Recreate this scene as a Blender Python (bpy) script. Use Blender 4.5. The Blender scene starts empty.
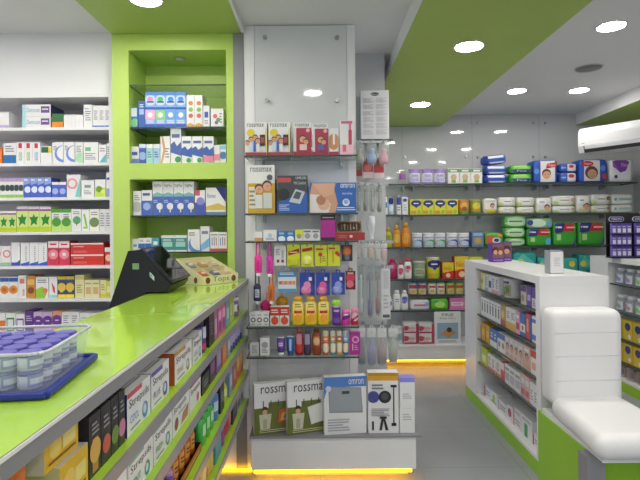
import bpy, math, random
random.seed(7)
SC = bpy.context.scene
COL = SC.collection
PI = math.pi
F, CX, CY, ROLL, EYE = 500.0, 318.0, 227.0, 0.009, 1.45   # lens of the photograph, eye height in metres


def at(px, py, d):
    """World X and Z of the photograph's pixel at distance d (world Y)."""
    a, b = px - CX, py - CY
    return (a - ROLL * b) * d / F, EYE - (b + ROLL * a) * d / F


def X(px, d, py=CY): return at(px, py, d)[0]
def Z(py, d, px=CX): return at(px, py, d)[1]


# ---------------------------------------------------------------- materials
def lin(h):
    h = h.lstrip('#')
    if len(h) == 3: h = ''.join(c * 2 for c in h)
    v = [int(h[i:i + 2], 16) / 255 for i in (0, 2, 4)]
    return [c / 12.92 if c <= .04045 else ((c + .055) / 1.055) ** 2.4 for c in v]


MATS = {}


def mat(key):
    """Key: '#rrggbb' or '#rrggbb/finish' or a named material."""
    if key in MATS: return MATS[key]
    m = bpy.data.materials.new('finish_' + key.replace('#', '').replace('/', '_'))
    m.use_nodes = True
    nt = m.node_tree
    b = nt.nodes['Principled BSDF']
    if key in SPECIAL:
        SPECIAL[key](m, nt, b)
    else:
        c, _, fin = key.partition('/')
        b.inputs['Base Color'].default_value = lin(c) + [1]
        ro, me, sp = {'': (.38, 0, .5), 'm': (.75, 0, .3), 'g': (.12, 0, .5), 's': (.28, .9, .5), 'p': (.3, 0, .5)}[fin]
        b.inputs['Roughness'].default_value = ro
        b.inputs['Metallic'].default_value = me
        b.inputs['Specular IOR Level'].default_value = sp
    MATS[key] = m
    return m


def noise_mix(nt, b, c1, c2, scale, lo=.4, hi=.6, detail=4):
    tc = nt.nodes.new('ShaderNodeTexCoord')
    n = nt.nodes.new('ShaderNodeTexNoise'); n.inputs['Scale'].default_value = scale; n.inputs['Detail'].default_value = detail
    r = nt.nodes.new('ShaderNodeValToRGB')
    r.color_ramp.elements[0].position = lo; r.color_ramp.elements[0].color = lin(c1) + [1]
    r.color_ramp.elements[1].position = hi; r.color_ramp.elements[1].color = lin(c2) + [1]
    nt.links.new(tc.outputs['Object'], n.inputs['Vector'])
    nt.links.new(n.outputs['Fac'], r.inputs['Fac'])
    nt.links.new(r.outputs['Color'], b.inputs['Base Color'])
    return tc, r


def m_paint(c1, c2, rough, scale=3, coat=0):
    def f(m, nt, b):
        noise_mix(nt, b, c1, c2, scale, .3, .7)
        b.inputs['Roughness'].default_value = rough
        b.inputs['Coat Weight'].default_value = coat
        b.inputs['Coat Roughness'].default_value = .04
    return f


def m_floor(m, nt, b):
    tc, r = noise_mix(nt, b, '#90949a', '#9ca0a6', 2.2, .3, .7, 6)
    br = nt.nodes.new('ShaderNodeTexBrick')
    br.offset = 0; br.inputs['Scale'].default_value = 1
    br.inputs['Brick Width'].default_value = .6; br.inputs['Row Height'].default_value = .6
    br.inputs['Mortar Size'].default_value = .003; br.inputs['Mortar'].default_value = lin('#868a8e') + [1]
    nt.links.new(tc.outputs['Object'], br.inputs['Vector'])
    nt.links.new(r.outputs['Color'], br.inputs['Color1']); nt.links.new(r.outputs['Color'], br.inputs['Color2'])
    nt.links.new(br.outputs['Color'], b.inputs['Base Color'])
    b.inputs['Roughness'].default_value = .38


def m_emit(c, s):
    def f(m, nt, b):
        b.inputs['Base Color'].default_value = lin(c) + [1]
        b.inputs['Emission Color'].default_value = lin(c) + [1]
        b.inputs['Emission Strength'].default_value = s
    return f


def m_clear(tint, amount, gloss=.06):
    """Clear sheet: mostly see-through with a thin glossy coat and a slight body tint."""
    def f(m, nt, b):
        out = nt.nodes['Material Output']
        t = nt.nodes.new('ShaderNodeBsdfTransparent'); t.inputs['Color'].default_value = (.94, .97, .95, 1)
        b.inputs['Base Color'].default_value = lin(tint) + [1]
        b.inputs['Roughness'].default_value = gloss
        mx = nt.nodes.new('ShaderNodeMixShader'); mx.inputs[0].default_value = amount
        nt.links.new(t.outputs[0], mx.inputs[1]); nt.links.new(b.outputs[0], mx.inputs[2])
        nt.links.new(mx.outputs[0], out.inputs['Surface'])
    return f


SPECIAL = {
    'white_wall': m_paint('#e3e4e6', '#e8e9ea', .55, 2),
    'white_panel': m_paint('#c4c6c9', '#c9cbcd', .05, 2),
    'white_ceiling': m_paint('#dcdcdc', '#e0e0e0', .6, 2),
    'white_board': m_paint('#e2e2e4', '#e8e8ea', .28, 4),
    'white_gloss': m_paint('#d2d4d7', '#d7d9db', .05, 4),
    'grey_wall': m_paint('#c4c5c7', '#cacbcc', .3, 2),
    'green_paint': m_paint('#b4d262', '#b8d568', .42, 3),
    'green_plinth': m_paint('#93c424', '#97c828', .35, 3),
    'green_ceiling': m_paint('#a6bd5c', '#aac160', .5, 3),
    'green_glossy': m_paint('#a9d23c', '#add642', .2, 3, .6),
    'green_board': m_paint('#a2cc34', '#a6d03a', .3, 3),
    'floor': m_floor,
    'lamp': m_emit('#fff9f2', 56),
    'led': m_emit('#ffb40e', 5),
    'glass': m_clear('#8f9a94', .22),
    'glass_edge': lambda m, nt, b: (b.inputs['Base Color'].__setattr__('default_value', lin('#3c4440') + [1]), b.inputs['Roughness'].__setattr__('default_value', .15)),
    'plastic_clear': m_clear('#b3b6ba', .11, .2),
    'plastic_film': m_clear('#dcdce0', .2, .25),
    'lilac_clear': m_clear('#dde0ee', .22, .12),
    'steel': lambda m, nt, b: (b.inputs['Base Color'].__setattr__('default_value', lin('#a9abad') + [1]), b.inputs['Metallic'].__setattr__('default_value', .85), b.inputs['Roughness'].__setattr__('default_value', .32)),
    'aluminium': lambda m, nt, b: (b.inputs['Base Color'].__setattr__('default_value', lin('#909195') + [1]), b.inputs['Metallic'].__setattr__('default_value', .25), b.inputs['Roughness'].__setattr__('default_value', .4)),
    'leather': m_paint('#e8e8ea', '#eaeaec', .42, 5),
    'black_gloss': lambda m, nt, b: (b.inputs['Base Color'].__setattr__('default_value', lin('#111215') + [1]), b.inputs['Roughness'].__setattr__('default_value', .06)),
    'black_plastic': m_paint('#0c0c0d', '#0f0f10', .3, 20),
}

# ---------------------------------------------------------------- writing
TEXTS = {}


def text_geo(s):
    if s in TEXTS: return TEXTS[s]
    cu = bpy.data.curves.new('writing', 'FONT'); cu.body = s; cu.resolution_u = 2; cu.fill_mode = 'FRONT'
    ob = bpy.data.objects.new('writing', cu)
    me = bpy.data.meshes.new_from_object(ob)
    vs = [(v.co.x, v.co.y) for v in me.vertices]; fs = [tuple(p.vertices) for p in me.polygons]
    bpy.data.objects.remove(ob); bpy.data.curves.remove(cu); bpy.data.meshes.remove(me)
    x0 = min(v[0] for v in vs); x1 = max(v[0] for v in vs); y0 = min(v[1] for v in vs); y1 = max(v[1] for v in vs)
    vs = [((x - x0) / (x1 - x0), (y - y0) / (y1 - y0)) for x, y in vs]
    TEXTS[s] = (vs, fs)
    return TEXTS[s]


# ---------------------------------------------------------------- decor on a printed face, u across 0..1, v up 0..1
def R(u0, v0, u1, v1, c): return ('r', u0, v0, u1, v1, c)
def C(u, v, r, c, q=1): return ('c', u, v, r, c, q)
def T(s, u0, v0, u1, v1, c): return ('t', s, u0, v0, u1, v1, c)
def L(u0, v0, u1, v1, n, c='#8a8a90'): return ('l', u0, v0, u1, v1, n, c)
def P(pts, c): return ('p', pts, c)


class MB:
    """Collects shapes and links them as ONE mesh object."""
    def __init__(s): s.v = []; s.f = []; s.m = []; s.keys = []; s.sm = []

    def k(s, c):
        if c not in s.keys: s.keys.append(c)
        return s.keys.index(c)

    def add(s, vs, fs, c, smooth=False):
        o = len(s.v); s.v += vs; i = s.k(c)
        for f in fs: s.f.append(tuple(a + o for a in f)); s.m.append(i); s.sm.append(smooth)

    def box(s, x0, x1, y0, y1, z0, z1, c, front=None, top=None, side=None, bev=0):
        if bev:
            return s.rbox(x0, x1, y0, y1, z0, z1, c, bev)
        v = [(x, y, z) for z in (z0, z1) for y in (y0, y1) for x in (x0, x1)]
        o = len(s.v); s.v += v
        for f, cc in (((0, 1, 5, 4), front or c), ((3, 2, 6, 7), c), ((2, 0, 4, 6), side or c), ((1, 3, 7, 5), side or c), ((4, 5, 7, 6), top or c), ((2, 3, 1, 0), c)):
            s.f.append(tuple(a + o for a in f)); s.m.append(s.k(cc)); s.sm.append(False)

    def rbox(s, x0, x1, y0, y1, z0, z1, c, r, n=4):
        """Box with all edges rounded."""
        cx, cy, cz = (x0 + x1) / 2, (y0 + y1) / 2, (z0 + z1) / 2
        hx, hy, hz = (x1 - x0) / 2, (y1 - y0) / 2, (z1 - z0) / 2
        r = min(r, hx, hy, hz)
        def axis(h):
            a = [-h + r * (1 - math.cos(PI / 2 * i / n)) * 1.0 for i in range(n)] + [-h + r]
            a = sorted(set(round(t, 6) for t in a + [-t for t in a]))
            return a
        ax = (axis(hx), axis(hy), axis(hz)); h = (hx, hy, hz)
        for d in range(3):
            e, g = [(1, 2), (2, 0), (0, 1)][d]
            for sg in (-1, 1):
                A, B = ax[e], ax[g]; vs = []
                for b_ in B:
                    for a_ in A:
                        p = [0, 0, 0]; p[d] = sg * h[d]; p[e] = a_; p[g] = b_
                        q = [max(-(h[i] - r), min(h[i] - r, p[i])) for i in range(3)]
                        dv = [p[i] - q[i] for i in range(3)]; l = math.sqrt(sum(t * t for t in dv)) or 1
                        vs.append(tuple(q[i] + dv[i] / l * r + (cx, cy, cz)[i] for i in range(3)))
                na = len(A)
                fs = []
                for j in range(len(B) - 1):
                    for i in range(na - 1):
                        f = (j * na + i, j * na + i + 1, (j + 1) * na + i + 1, (j + 1) * na + i)
                        fs.append(f if sg > 0 else f[::-1])
                s.add(vs, fs, c, True)

    def soft(s, w, d, h, c, n=4.0, g=9):
        """Soft pillow-like pack, base at z = 0."""
        a, b, e = w / 2, d / 2, h / 2
        pos = [math.sin(PI / 2 * (2 * i / g - 1)) for i in range(g + 1)]
        for dd in range(3):
            p1, p2 = [(1, 2), (2, 0), (0, 1)][dd]
            for sg in (-1, 1):
                vs = []
                for t2 in pos:
                    for t1 in pos:
                        p = [0, 0, 0]; p[dd] = sg; p[p1] = t1; p[p2] = t2
                        k = sum(abs(t) ** n for t in p) ** (1 / n)
                        vs.append((p[0] / k * a, p[1] / k * b, p[2] / k * e + e))
                fs = []
                for j in range(g):
                    for i in range(g):
                        f = (j * (g + 1) + i, j * (g + 1) + i + 1, (j + 1) * (g + 1) + i + 1, (j + 1) * (g + 1) + i)
                        fs.append(f if sg > 0 else f[::-1])
                s.add(vs, fs, c, True)

    def lathe(s, prof, c, seg=18, x=0, y=0, z=0, sy=1.0):
        """prof: list of (r, h[, colour])."""
        n = len(prof)
        o = len(s.v)
        for r, h, *_ in prof:
            for i in range(seg):
                t = 2 * PI * i / seg
                s.v.append((x + r * math.cos(t), y + r * math.sin(t) * sy, z + h))
        for j in range(n - 1):
            cc = prof[j][2] if len(prof[j]) > 2 else c
            for i in range(seg):
                i2 = (i + 1) % seg
                s.f.append((o + j * seg + i, o + j * seg + i2, o + (j + 1) * seg + i2, o + (j + 1) * seg + i)); s.m.append(s.k(cc)); s.sm.append(True)
        for j, flip in ((0, True), (n - 1, False)):
            if prof[j][0] > 1e-4:
                f = tuple(o + j * seg + i for i in range(seg))
                s.f.append(f[::-1] if flip else f); s.m.append(s.k(prof[j][2] if len(prof[j]) > 2 else c)); s.sm.append(False)

    def tube(s, pts, r, c, seg=8):
        for (p, q) in zip(pts[:-1], pts[1:]):
            d = [q[i] - p[i] for i in range(3)]; l = math.sqrt(sum(t * t for t in d)) or 1e-6
            d = [t / l for t in d]
            u = [0, 0, 1] if abs(d[2]) < .9 else [1, 0, 0]
            a = [d[1] * u[2] - d[2] * u[1], d[2] * u[0] - d[0] * u[2], d[0] * u[1] - d[1] * u[0]]
            la = math.sqrt(sum(t * t for t in a)); a = [t / la for t in a]
            b = [d[1] * a[2] - d[2] * a[1], d[2] * a[0] - d[0] * a[2], d[0] * a[1] - d[1] * a[0]]
            vs = []
            for e in (p, q):
                for i in range(seg):
                    t = 2 * PI * i / seg
                    vs.append(tuple(e[k] + r * (a[k] * math.cos(t) + b[k] * math.sin(t)) for k in range(3)))
            fs = [(i, (i + 1) % seg, seg + (i + 1) % seg, seg + i) for i in range(seg)] + [tuple(range(seg))[::-1], tuple(range(seg, 2 * seg))]
            s.add(vs, fs, c, True)

    def prism(s, poly, axis, a0, a1, c, smooth=False):
        """poly: 2-D outline; axis 'x': (y,z); 'y': (x,z); 'z': (x,y)."""
        def p3(p, a): return {'x': (a, p[0], p[1]), 'y': (p[0], a, p[1]), 'z': (p[0], p[1], a)}[axis]
        n = len(poly)
        vs = [p3(p, a0) for p in poly] + [p3(p, a1) for p in poly]
        s.add(vs, [tuple(range(n)), tuple(range(n, 2 * n))[::-1]], c)
        s.add(vs, [(i, n + i, n + (i + 1) % n, (i + 1) % n) for i in range(n)], c, smooth)

    def decor(s, spec, surf, asp=1.0, grid=1, e0=.0006, de=.0004):
        """surf(u, v, eps) -> point; asp = width / height of the face."""
        e = e0
        raw = surf
        surf = lambda u, v, q: raw(min(1, max(0, u)), min(1, max(0, v)), q)
        for d in spec:
            if d[0] in 'rl':
                if d[0] == 'r': rects = [(d[1], d[2], d[3], d[4])]; c = d[5]
                else:
                    n = d[5]; c = d[6]; st = (d[4] - d[2]) / n
                    rects = [(d[1], d[2] + st * (i + .25), d[3] - (d[3] - d[1]) * (.3 if i % 3 == 2 else .05 * (i % 2)), d[2] + st * (i + .7)) for i in range(n)]
                for u0, v0, u1, v1 in rects:
                    gu = max(1, round(grid * (u1 - u0))); gv = max(1, round(grid * (v1 - v0))) if grid > 1 else 1
                    vs = [surf(u0 + (u1 - u0) * i / gu, v0 + (v1 - v0) * j / gv, e) for j in range(gv + 1) for i in range(gu + 1)]
                    s.add(vs, [(j * (gu + 1) + i, j * (gu + 1) + i + 1, (j + 1) * (gu + 1) + i + 1, (j + 1) * (gu + 1) + i) for j in range(gv) for i in range(gu)], c)
            elif d[0] == 'c':
                _, u, v, r, c, q = d; n = 18; rings = 3 if grid > 1 else 1
                vs = [surf(u, v, e)]
                for k in range(1, rings + 1):
                    vs += [surf(u + r * q * k / rings * math.cos(2 * PI * i / n) / asp, v + r * k / rings * math.sin(2 * PI * i / n), e) for i in range(n)]
                fs = [(0, 1 + i, 1 + (i + 1) % n) for i in range(n)]
                for k in range(1, rings):
                    fs += [(1 + (k - 1) * n + i, 1 + k * n + i, 1 + k * n + (i + 1) % n, 1 + (k - 1) * n + (i + 1) % n) for i in range(n)]
                s.add(vs, fs, c)
            elif d[0] == 't':
                _, txt, u0, v0, u1, v1, c = d
                tv, tf = text_geo(txt)
                s.add([surf(u0 + a * (u1 - u0), v0 + b * (v1 - v0), e) for a, b in tv], tf, c)
            elif d[0] == 'p':
                if grid == 1: s.add([surf(u, v, e) for u, v in d[1]], [tuple(range(len(d[1])))], d[2])
                else:
                    pt = d[1]; n = len(pt); g = (sum(q[0] for q in pt) / n, sum(q[1] for q in pt) / n)
                    tr = [(g, pt[i], pt[(i + 1) % n]) for i in range(n)]
                    for _ in range(2):
                        nx_ = []
                        for a, b, c in tr:
                            ab, bc, ca = [((q[0] + w[0]) / 2, (q[1] + w[1]) / 2) for q, w in ((a, b), (b, c), (c, a))]
                            nx_ += [(a, ab, ca), (ab, b, bc), (ca, bc, c), (ab, bc, ca)]
                        tr = nx_
                    s.add([surf(q[0], q[1], e) for t in tr for q in t], [(3 * i, 3 * i + 1, 3 * i + 2) for i in range(len(tr))], d[2])
            e += de

    def mesh(s, name):
        me = bpy.data.meshes.new(name)
        me.from_pydata(s.v, [], s.f)
        for c in s.keys: me.materials.append(mat(c))
        me.polygons.foreach_set('material_index', s.m)
        me.polygons.foreach_set('use_smooth', s.sm)
        me.update()
        return me

    def build(s, name, parent=None, loc=(0, 0, 0), rz=0):
        o = bpy.data.objects.new(name, s.mesh(name)); COL.objects.link(o)
        o.location = loc; o.rotation_euler = (0, 0, rz)
        if parent: o.parent = parent
        return o


def tag(o, label, cat, group=None):
    o['label'] = label; o['category'] = cat
    if group: o['group'] = group
    return o


def thing(name, label=None, cat=None, loc=(0, 0, 0), rz=0, group=None):
    o = bpy.data.objects.new(name, None); COL.objects.link(o)
    o.empty_display_size = .05
    o.location = loc; o.rotation_euler = (0, 0, rz)
    if label: tag(o, label, cat, group)
    return o


def struct(o):
    o['kind'] = 'structure'
    return o


def copy_tree(o, parent=None):
    c = o.copy(); COL.objects.link(c)
    if parent: c.parent = parent
    for ch in list(o.children): copy_tree(ch, c)
    return c


ORD = 'zeroth first second third fourth fifth sixth seventh eighth ninth tenth eleventh twelfth thirteenth fourteenth fifteenth sixteenth seventeenth eighteenth nineteenth twentieth twenty-first twenty-second twenty-third twenty-fourth twenty-fifth twenty-sixth twenty-seventh twenty-eighth'.split()

# ---------------------------------------------------------------- kinds of merchandise; every maker: origin at the base centre, front towards -Y
def face_flat(w, d, h):
    return lambda u, v, e: ((u - .5) * w, -d / 2 - e, v * h)


def mk_box(name, w, d, h, base, spec, o):
    m = MB()
    m.box(-w / 2, w / 2, -d / 2, d / 2, 0, h, base, side=o.get('side'), top=o.get('top'))
    m.decor(spec, face_flat(w, d, h), w / h)
    if o.get('ends'):       # print on both end faces
        m.decor(o['ends'], lambda u, v, e: (-w / 2 - e, (.5 - u) * d, v * h), d / h)
        m.decor(o['ends'], lambda u, v, e: (w / 2 + e, (u - .5) * d, v * h), d / h)
    if o.get('lidprint'):
        m.decor(o['lidprint'], lambda u, v, e: ((u - .5) * w, (v - .5) * d, h + e), w / d)
    return m.build(name)


def mk_soft(name, w, d, h, base, spec, o):
    n = o.get('sq', 9.0 if name == 'diaper_pack' else 6.0 if name == 'wipes_pack' else 4.6)
    m = MB(); m.soft(w, d, h, base, n)
    def surf(u, v, e):
        x, z = 2 * u - 1, 2 * v - 1
        t = max(0.0, 1 - abs(x) ** n - abs(z) ** n) ** (1 / n)
        return (x * w / 2, -d / 2 * t - e - .0015, v * h)
    m.decor(spec, surf, w / h, 8, .001, .0006)
    return m.build(name)


def cyl_surf(r, h, sy=1.0, arc=2.3, z0=0):
    return lambda u, v, e: ((r + e) * math.sin((u - .5) * arc), -(r * sy + e) * math.cos((u - .5) * arc), z0 + v * h)


def mk_can(name, w, d, h, base, spec, o):
    r = w / 2; hl = o.get('lid_h', .13) * h
    root = thing(name)
    m = MB(); m.lathe([(r * .97, 0), (r, .004), (r, h - hl - .003), (r * .97, h - hl)], base, 22)
    m.decor(spec, cyl_surf(r, h - hl), w / h, 8, .0008)
    m.build('can_body', root)
    l = MB(); l.lathe([(r * .96, h - hl), (r * 1.0, h - hl + .002), (r * 1.0, h - .003), (r * .93, h)], o.get('lid', '#e6e6e8'), 22)
    l.build('lid', root)
    return root


BOT = {
    'shampoo': ([(.0, 0), (.9, 0), (1, .04), (1, .55), (.93, .68), (.7, .77), (.42, .81)], [(.40, .81), (.42, .815), (.42, .99), (.36, 1.0)]),
    'round': ([(.0, 0), (.9, 0), (1.02, .06), (1.02, .5), (.95, .64), (.66, .76), (.48, .8)], [(.46, .8), (.54, .805), (.5, .98), (.38, 1.0)]),
    'straight': ([(.0, 0), (.96, 0), (1, .03), (1, .76), (.8, .8)], [(.78, .8), (.8, .805), (.8, .98), (.7, 1.0)]),
    'aerosol': ([(.0, 0), (.95, 0), (1, .02), (1, .7), (.97, .72)], [(.92, .72), (.94, .725), (.94, .92), (.82, .98), (.6, 1.0)]),
    'pump': ([(.0, 0), (.95, 0), (1, .03), (1, .6), (.85, .7), (.4, .75)], [(.36, .75), (.38, .755), (.38, .86), (.12, .87), (.12, .95), (.5, .96), (.5, 1.0)]),
    'tub': ([(.0, 0), (.95, 0), (1, .03), (1, .72), (.96, .74)], [(1.0, .74), (1.03, .75), (1.03, .97), (.98, 1.0)]),
    'rounded': ([(.0, 0), (.88, 0), (1.03, .06), (1.04, .3), (1.02, .62), (.88, .78), (.6, .84)], [(.58, .84), (.64, .85), (.6, .97), (.44, 1.0)]),
}


def mk_bottle(name, w, d, h, base, spec, o):
    shape = o.get('shape', 'shampoo'); bp, cp = BOT[shape]
    r = w / 2; sy = min(1.0, d / w)
    root = thing(name)
    m = MB(); m.lathe([(a * r, b * h) for a, b in bp], base, 18, sy=sy)
    m.decor(spec, cyl_surf(r, h, sy, 1.9), w / h, 8, .0008)
    m.build('bottle_body' if shape != 'tub' else 'tub_body', root)
    c = MB(); c.lathe([(a * r, b * h) for a, b in cp], o.get('cap', '#e8e8e8'), 16, sy=max(sy, .8) if shape != 'tub' else sy)
    c.build('cap' if shape != 'tub' else 'lid', root)
    return root


def mk_tube(name, w, d, h, base, spec, o):
    """Cream tube standing on its cap, crimped flat at the top."""
    root = thing(name)
    hc = .16 * h; r = w / 2; seg = 18; m = MB(); vs = []
    lv = [(0, .72, .72), (.04, .86, .8), (.4, .95, .6), (.8, 1.0, .22), (.93, 1.02, .05), (1.0, 1.02, .05)]
    for t, a, b in lv:
        for i in range(seg):
            q = 2 * PI * i / seg
            vs.append((r * a * math.cos(q), r * b * math.sin(q), hc + t * (h - hc)))
    m.add(vs, [(j * seg + i, j * seg + (i + 1) % seg, (j + 1) * seg + (i + 1) % seg, (j + 1) * seg + i) for j in range(len(lv) - 1) for i in range(seg)], base, True)
    m.add(vs, [tuple((len(lv) - 1) * seg + i for i in range(seg))], base)
    def surf(u, v, e):
        for (t0, a0, b0), (t1, a1, b1) in zip(lv[:-1], lv[1:]):
            if v <= t1: break
        k = (v - t0) / (t1 - t0); a = a0 + k * (a1 - a0); b = b0 + k * (b1 - b0); q = (u - .5) * 2
        return (r * a * math.sin(q), -r * b * math.cos(q) - e - .0008, hc + v * (h - hc))
    m.decor(spec, surf, w / h, 8)
    m.build('tube_body', root)
    c = MB(); c.lathe([(r * .66, 0), (r * .68, .002), (r * .7, hc)], o.get('cap', '#e8e8e8'), 16); c.build('cap', root)
    return root


def mk_card(name, w, d, h, base, spec, o):
    """Hanging card with a punched tab; origin at the base centre."""
    m = MB(); t = .003
    m.box(-w / 2, w / 2, -t / 2, t / 2, 0, h, base)
    for a in ((-.012, -.006, h, h + .016), (.006, .012, h, h + .016), (-.006, .006, h + .011, h + .016)):
        m.box(a[0], a[1], -t / 2, t / 2, a[2], a[3], base)
    m.decor(spec, face_flat(w, t, h), w / h)
    if o.get('blister'):
        u0, v0, u1, v1, dep, c = o['blister']
        m.rbox((u0 - .5) * w, (u1 - .5) * w, -dep, -t / 2 - .003, v0 * h, v1 * h, c, dep * .45, 3)
    return m.build(name)


MAKE = {'box': mk_box, 'soft': mk_soft, 'can': mk_can, 'bottle': mk_bottle, 'tube': mk_tube, 'card': mk_card}
PROTO = {}


def make(kind, name, w, d, h, base, spec, o):
    key = (kind, name, round(w, 3), round(d, 3), round(h, 3), base, repr(spec), repr(sorted((k, repr(v)) for k, v in o.items())))
    if key in PROTO: return copy_tree(PROTO[key])
    r = MAKE[kind](name, round(w, 3), round(d, 3), round(h, 3), base, spec, o)
    PROTO[key] = r
    return r


CATS = {'box': 'box', 'soft': 'pack', 'can': 'tin', 'bottle': 'bottle', 'tube': 'tube', 'card': 'hanging card'}


def place(kind, name, look, w, d, h, base, spec, o, loc, rz, label, cat, group):
    r = make(kind, name, w, d, h, base, spec, o)
    r.location = loc; r.rotation_euler = (0, 0, rz)
    tag(r, label, cat, group)
    return r


def row(items, d, zs, shelf, ref, rev=False, facing='cam', jit=.006, plane=None):
    """items: (look, kind, a0, a1, top, (base, spec), opts). facing 'cam': a0..a1 are photo columns at distance d, top a photo row;
    facing '+x' / '-x': a0..a1 run along Y in metres, top is a height in metres, plane is the X of the fronts."""
    flat = []
    for it in items:
        look, kind, a0, a1, top, (base, spec) = it[:6]; o = dict(it[6]) if len(it) > 6 else {}
        n = o.pop('n', 1)
        for i in range(n):
            flat.append((look, kind, a0 + (a1 - a0) * i / n, a0 + (a1 - a0) * (i + 1) / n, top, base, spec, dict(o)))
    nb = sum(1 for f in flat if not f[7].get('on') and not f[7].get('rear'))
    k = 0; ztop = {}; stack = []
    for look, kind, a0, a1, top, base, spec, o in flat:
        on = o.pop('on', 0); dep = o.pop('d', None); name = o.pop('name', None); cat = o.pop('cat', CATS[kind]); back = o.pop('back', 0); yaw = o.pop('rz', 0); lift = o.pop('lift', 0); rear = o.pop('rear', 0); at_k = 0
        if facing == 'cam':
            py = top; x0 = X(a0, d, py + 10); x1 = X(a1, d, py + 10)
            w = (x1 - x0) * .965; cx = (x0 + x1) / 2
            zt = Z(top, d, (a0 + a1) / 2)
        else:
            w = (a1 - a0) * .97; cx = (a0 + a1) / 2; zt = zs + top
        if on:
            t_, at_k = [(t, i_) for (p, q, t, i_) in stack if p < (a0 + a1) / 2 < q][-1]; zb = t_ + .001
            if facing != 'cam': zt = zb + top
        else:
            zb = zs + .001; k += 0 if rear else 1; at_k = k
        zb += lift
        h = max(.012, zt - zb)
        if kind in ('can', 'bottle', 'tube'): dep_ = dep or (w if kind == 'can' or o.get('shape') in ('aerosol', 'straight', 'tub') else w * .62)
        elif kind == 'card': dep_ = .004
        else: dep_ = dep or .11
        if kind in ('can',): dep_ = w
        if not rear: stack.append((a0, a1, zb + h, at_k))
        idx = (nb - at_k + 1) if rev else at_k
        words = f"{look}, {'atop ' if on else ('', 'behind ', 'deep behind ')[rear]}{ORD[idx]} {ref}"
        if name is None:
            name = {'box': 'carton', 'soft': 'soft_pack', 'can': 'tin', 'bottle': 'bottle', 'tube': 'cream_tube', 'card': 'hanging_card'}[kind]
        j = random.uniform(-jit, jit) if kind in ('box', 'soft') else 0
        if facing == 'cam': loc = (cx, d + dep_ / 2 + .003 + back, zb); rz = j + yaw
        elif facing == '+x': loc = (plane - dep_ / 2 - back, cx, zb); rz = PI / 2 + j + yaw
        else: loc = (plane + dep_ / 2 + back, cx, zb); rz = -PI / 2 + j + yaw
        place(kind, name, look, w, dep_, h, base, spec, o, loc, rz, words, cat, f"{cat} on the {shelf}")

# ================================================================ the room
CEIL = EYE + 1.21
BACK = 5.47
m = MB(); m.box(-3.4, 3.9, -3.2, 5.6, -.06, 0, 'floor'); struct(m.build('floor'))
m = MB(); m.box(-3.4, 3.9, -3.2, 5.6, CEIL, CEIL + .06, 'white_ceiling'); struct(m.build('ceiling'))
m = MB(); m.box(.22, 3.5, BACK, BACK + .1, 0, CEIL, 'white_panel')
for px in (402, 472, 539, 606):                                     # joints between the wall panels
    x = X(px, BACK, 140); m.box(x - .002, x + .002, BACK - .0008, BACK + .002, .1, CEIL - .01, '#9a9b9d')
struct(m.build('wall_back'))
m = MB(); m.box(3.46, 3.56, -3.2, BACK, 0, CEIL, 'grey_wall'); struct(m.build('wall_right'))
UT = Z(94, 3.05, 55)                                                # top of the white shelf unit
m = MB(); m.box(-3.0, -1.24, 3.40, 3.5, 0, CEIL, 'white_wall'); m.box(-3.0, -1.24, 3.09, 3.40, UT + .002, CEIL, 'white_wall'); struct(m.build('wall_left'))
m = MB(); m.box(-3.1, -3.0, -3.2, 3.5, 0, CEIL, 'white_wall'); struct(m.build('wall_side'))
# dropped ceiling panels painted green
SOF = EYE + 1.17
m = MB(); m.box(-1.228, -.45, -3.0, 3.33, SOF, CEIL - .001, 'white_ceiling'); m.box(-1.2275, -.4505, -2.999, 3.329, SOF - .002, SOF, 'green_ceiling'); m.box(-.4498, -.433, -3.0, 2.995, SOF - .002, CEIL - .001, 'white_ceiling'); struct(m.build('ceiling_left'))
BND = EYE + 1.09
m = MB(); m.box(.515, 1.345, -3.0, BACK - .001, BND, CEIL - .001, 'white_ceiling'); m.box(.5155, 1.3445, -2.999, BACK - .001, BND - .002, BND, 'green_ceiling'); struct(m.build('ceiling_center'))
m = MB(); m.box(2.83, 3.459, -3.0, BACK - .001, BND, CEIL - .001, 'white_ceiling'); m.box(2.8305, 3.4585, -2.999, BACK - .001, BND - .002, BND, 'green_ceiling'); struct(m.build('ceiling_right'))
# partition in the middle with the clear display panel, and the pillar behind it
PX0, PX1, PY = -.436, .215, 3.0
m = MB(); m.box(PX0, PX1, PY, PY + .1, 0, CEIL, 'white_board')
m.box(X(247, 3, 60), X(254.5, 3, 60), PY - .012, PY, .02, CEIL - .004, 'white_board')
m.box(X(347, 3, 60), X(355, 3, 60), PY - .012, PY, .02, CEIL - .004, 'white_board'); struct(m.build('wall_center'))
m = MB(); m.box(.235, .475, 3.5, 3.9, 0, CEIL, 'grey_wall'); struct(m.build('wall_pillar'))
m = MB(); m.box(X(254.5, 3, 60) + .002, X(347, 3, 60) - .002, PY - .011, PY - .004, .03, CEIL - .006, 'white_gloss')
struct(m.build('trim_1'))
for i, (px, py) in enumerate(((265, 38), (337, 38), (267, 101), (337, 101))):
    x, z = at(px, py, 2.99); m = MB()
    n = 16
    m.prism([(x + .012 * math.cos(2 * PI * k / n), z + .012 * math.sin(2 * PI * k / n)) for k in range(n)], 'y', PY - .03, PY - .0105, 'steel')
    tag(m.build('standoff_button'), ['round steel standoff at top of white panel, beside green niche', 'round steel standoff at top of white panel, beside pillar', 'round steel standoff above wide boxes, on niche side of panel', 'round steel standoff above wide boxes, on pillar side of panel'][i], 'panel fixing', 'steel standoffs of the white panel')
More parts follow.
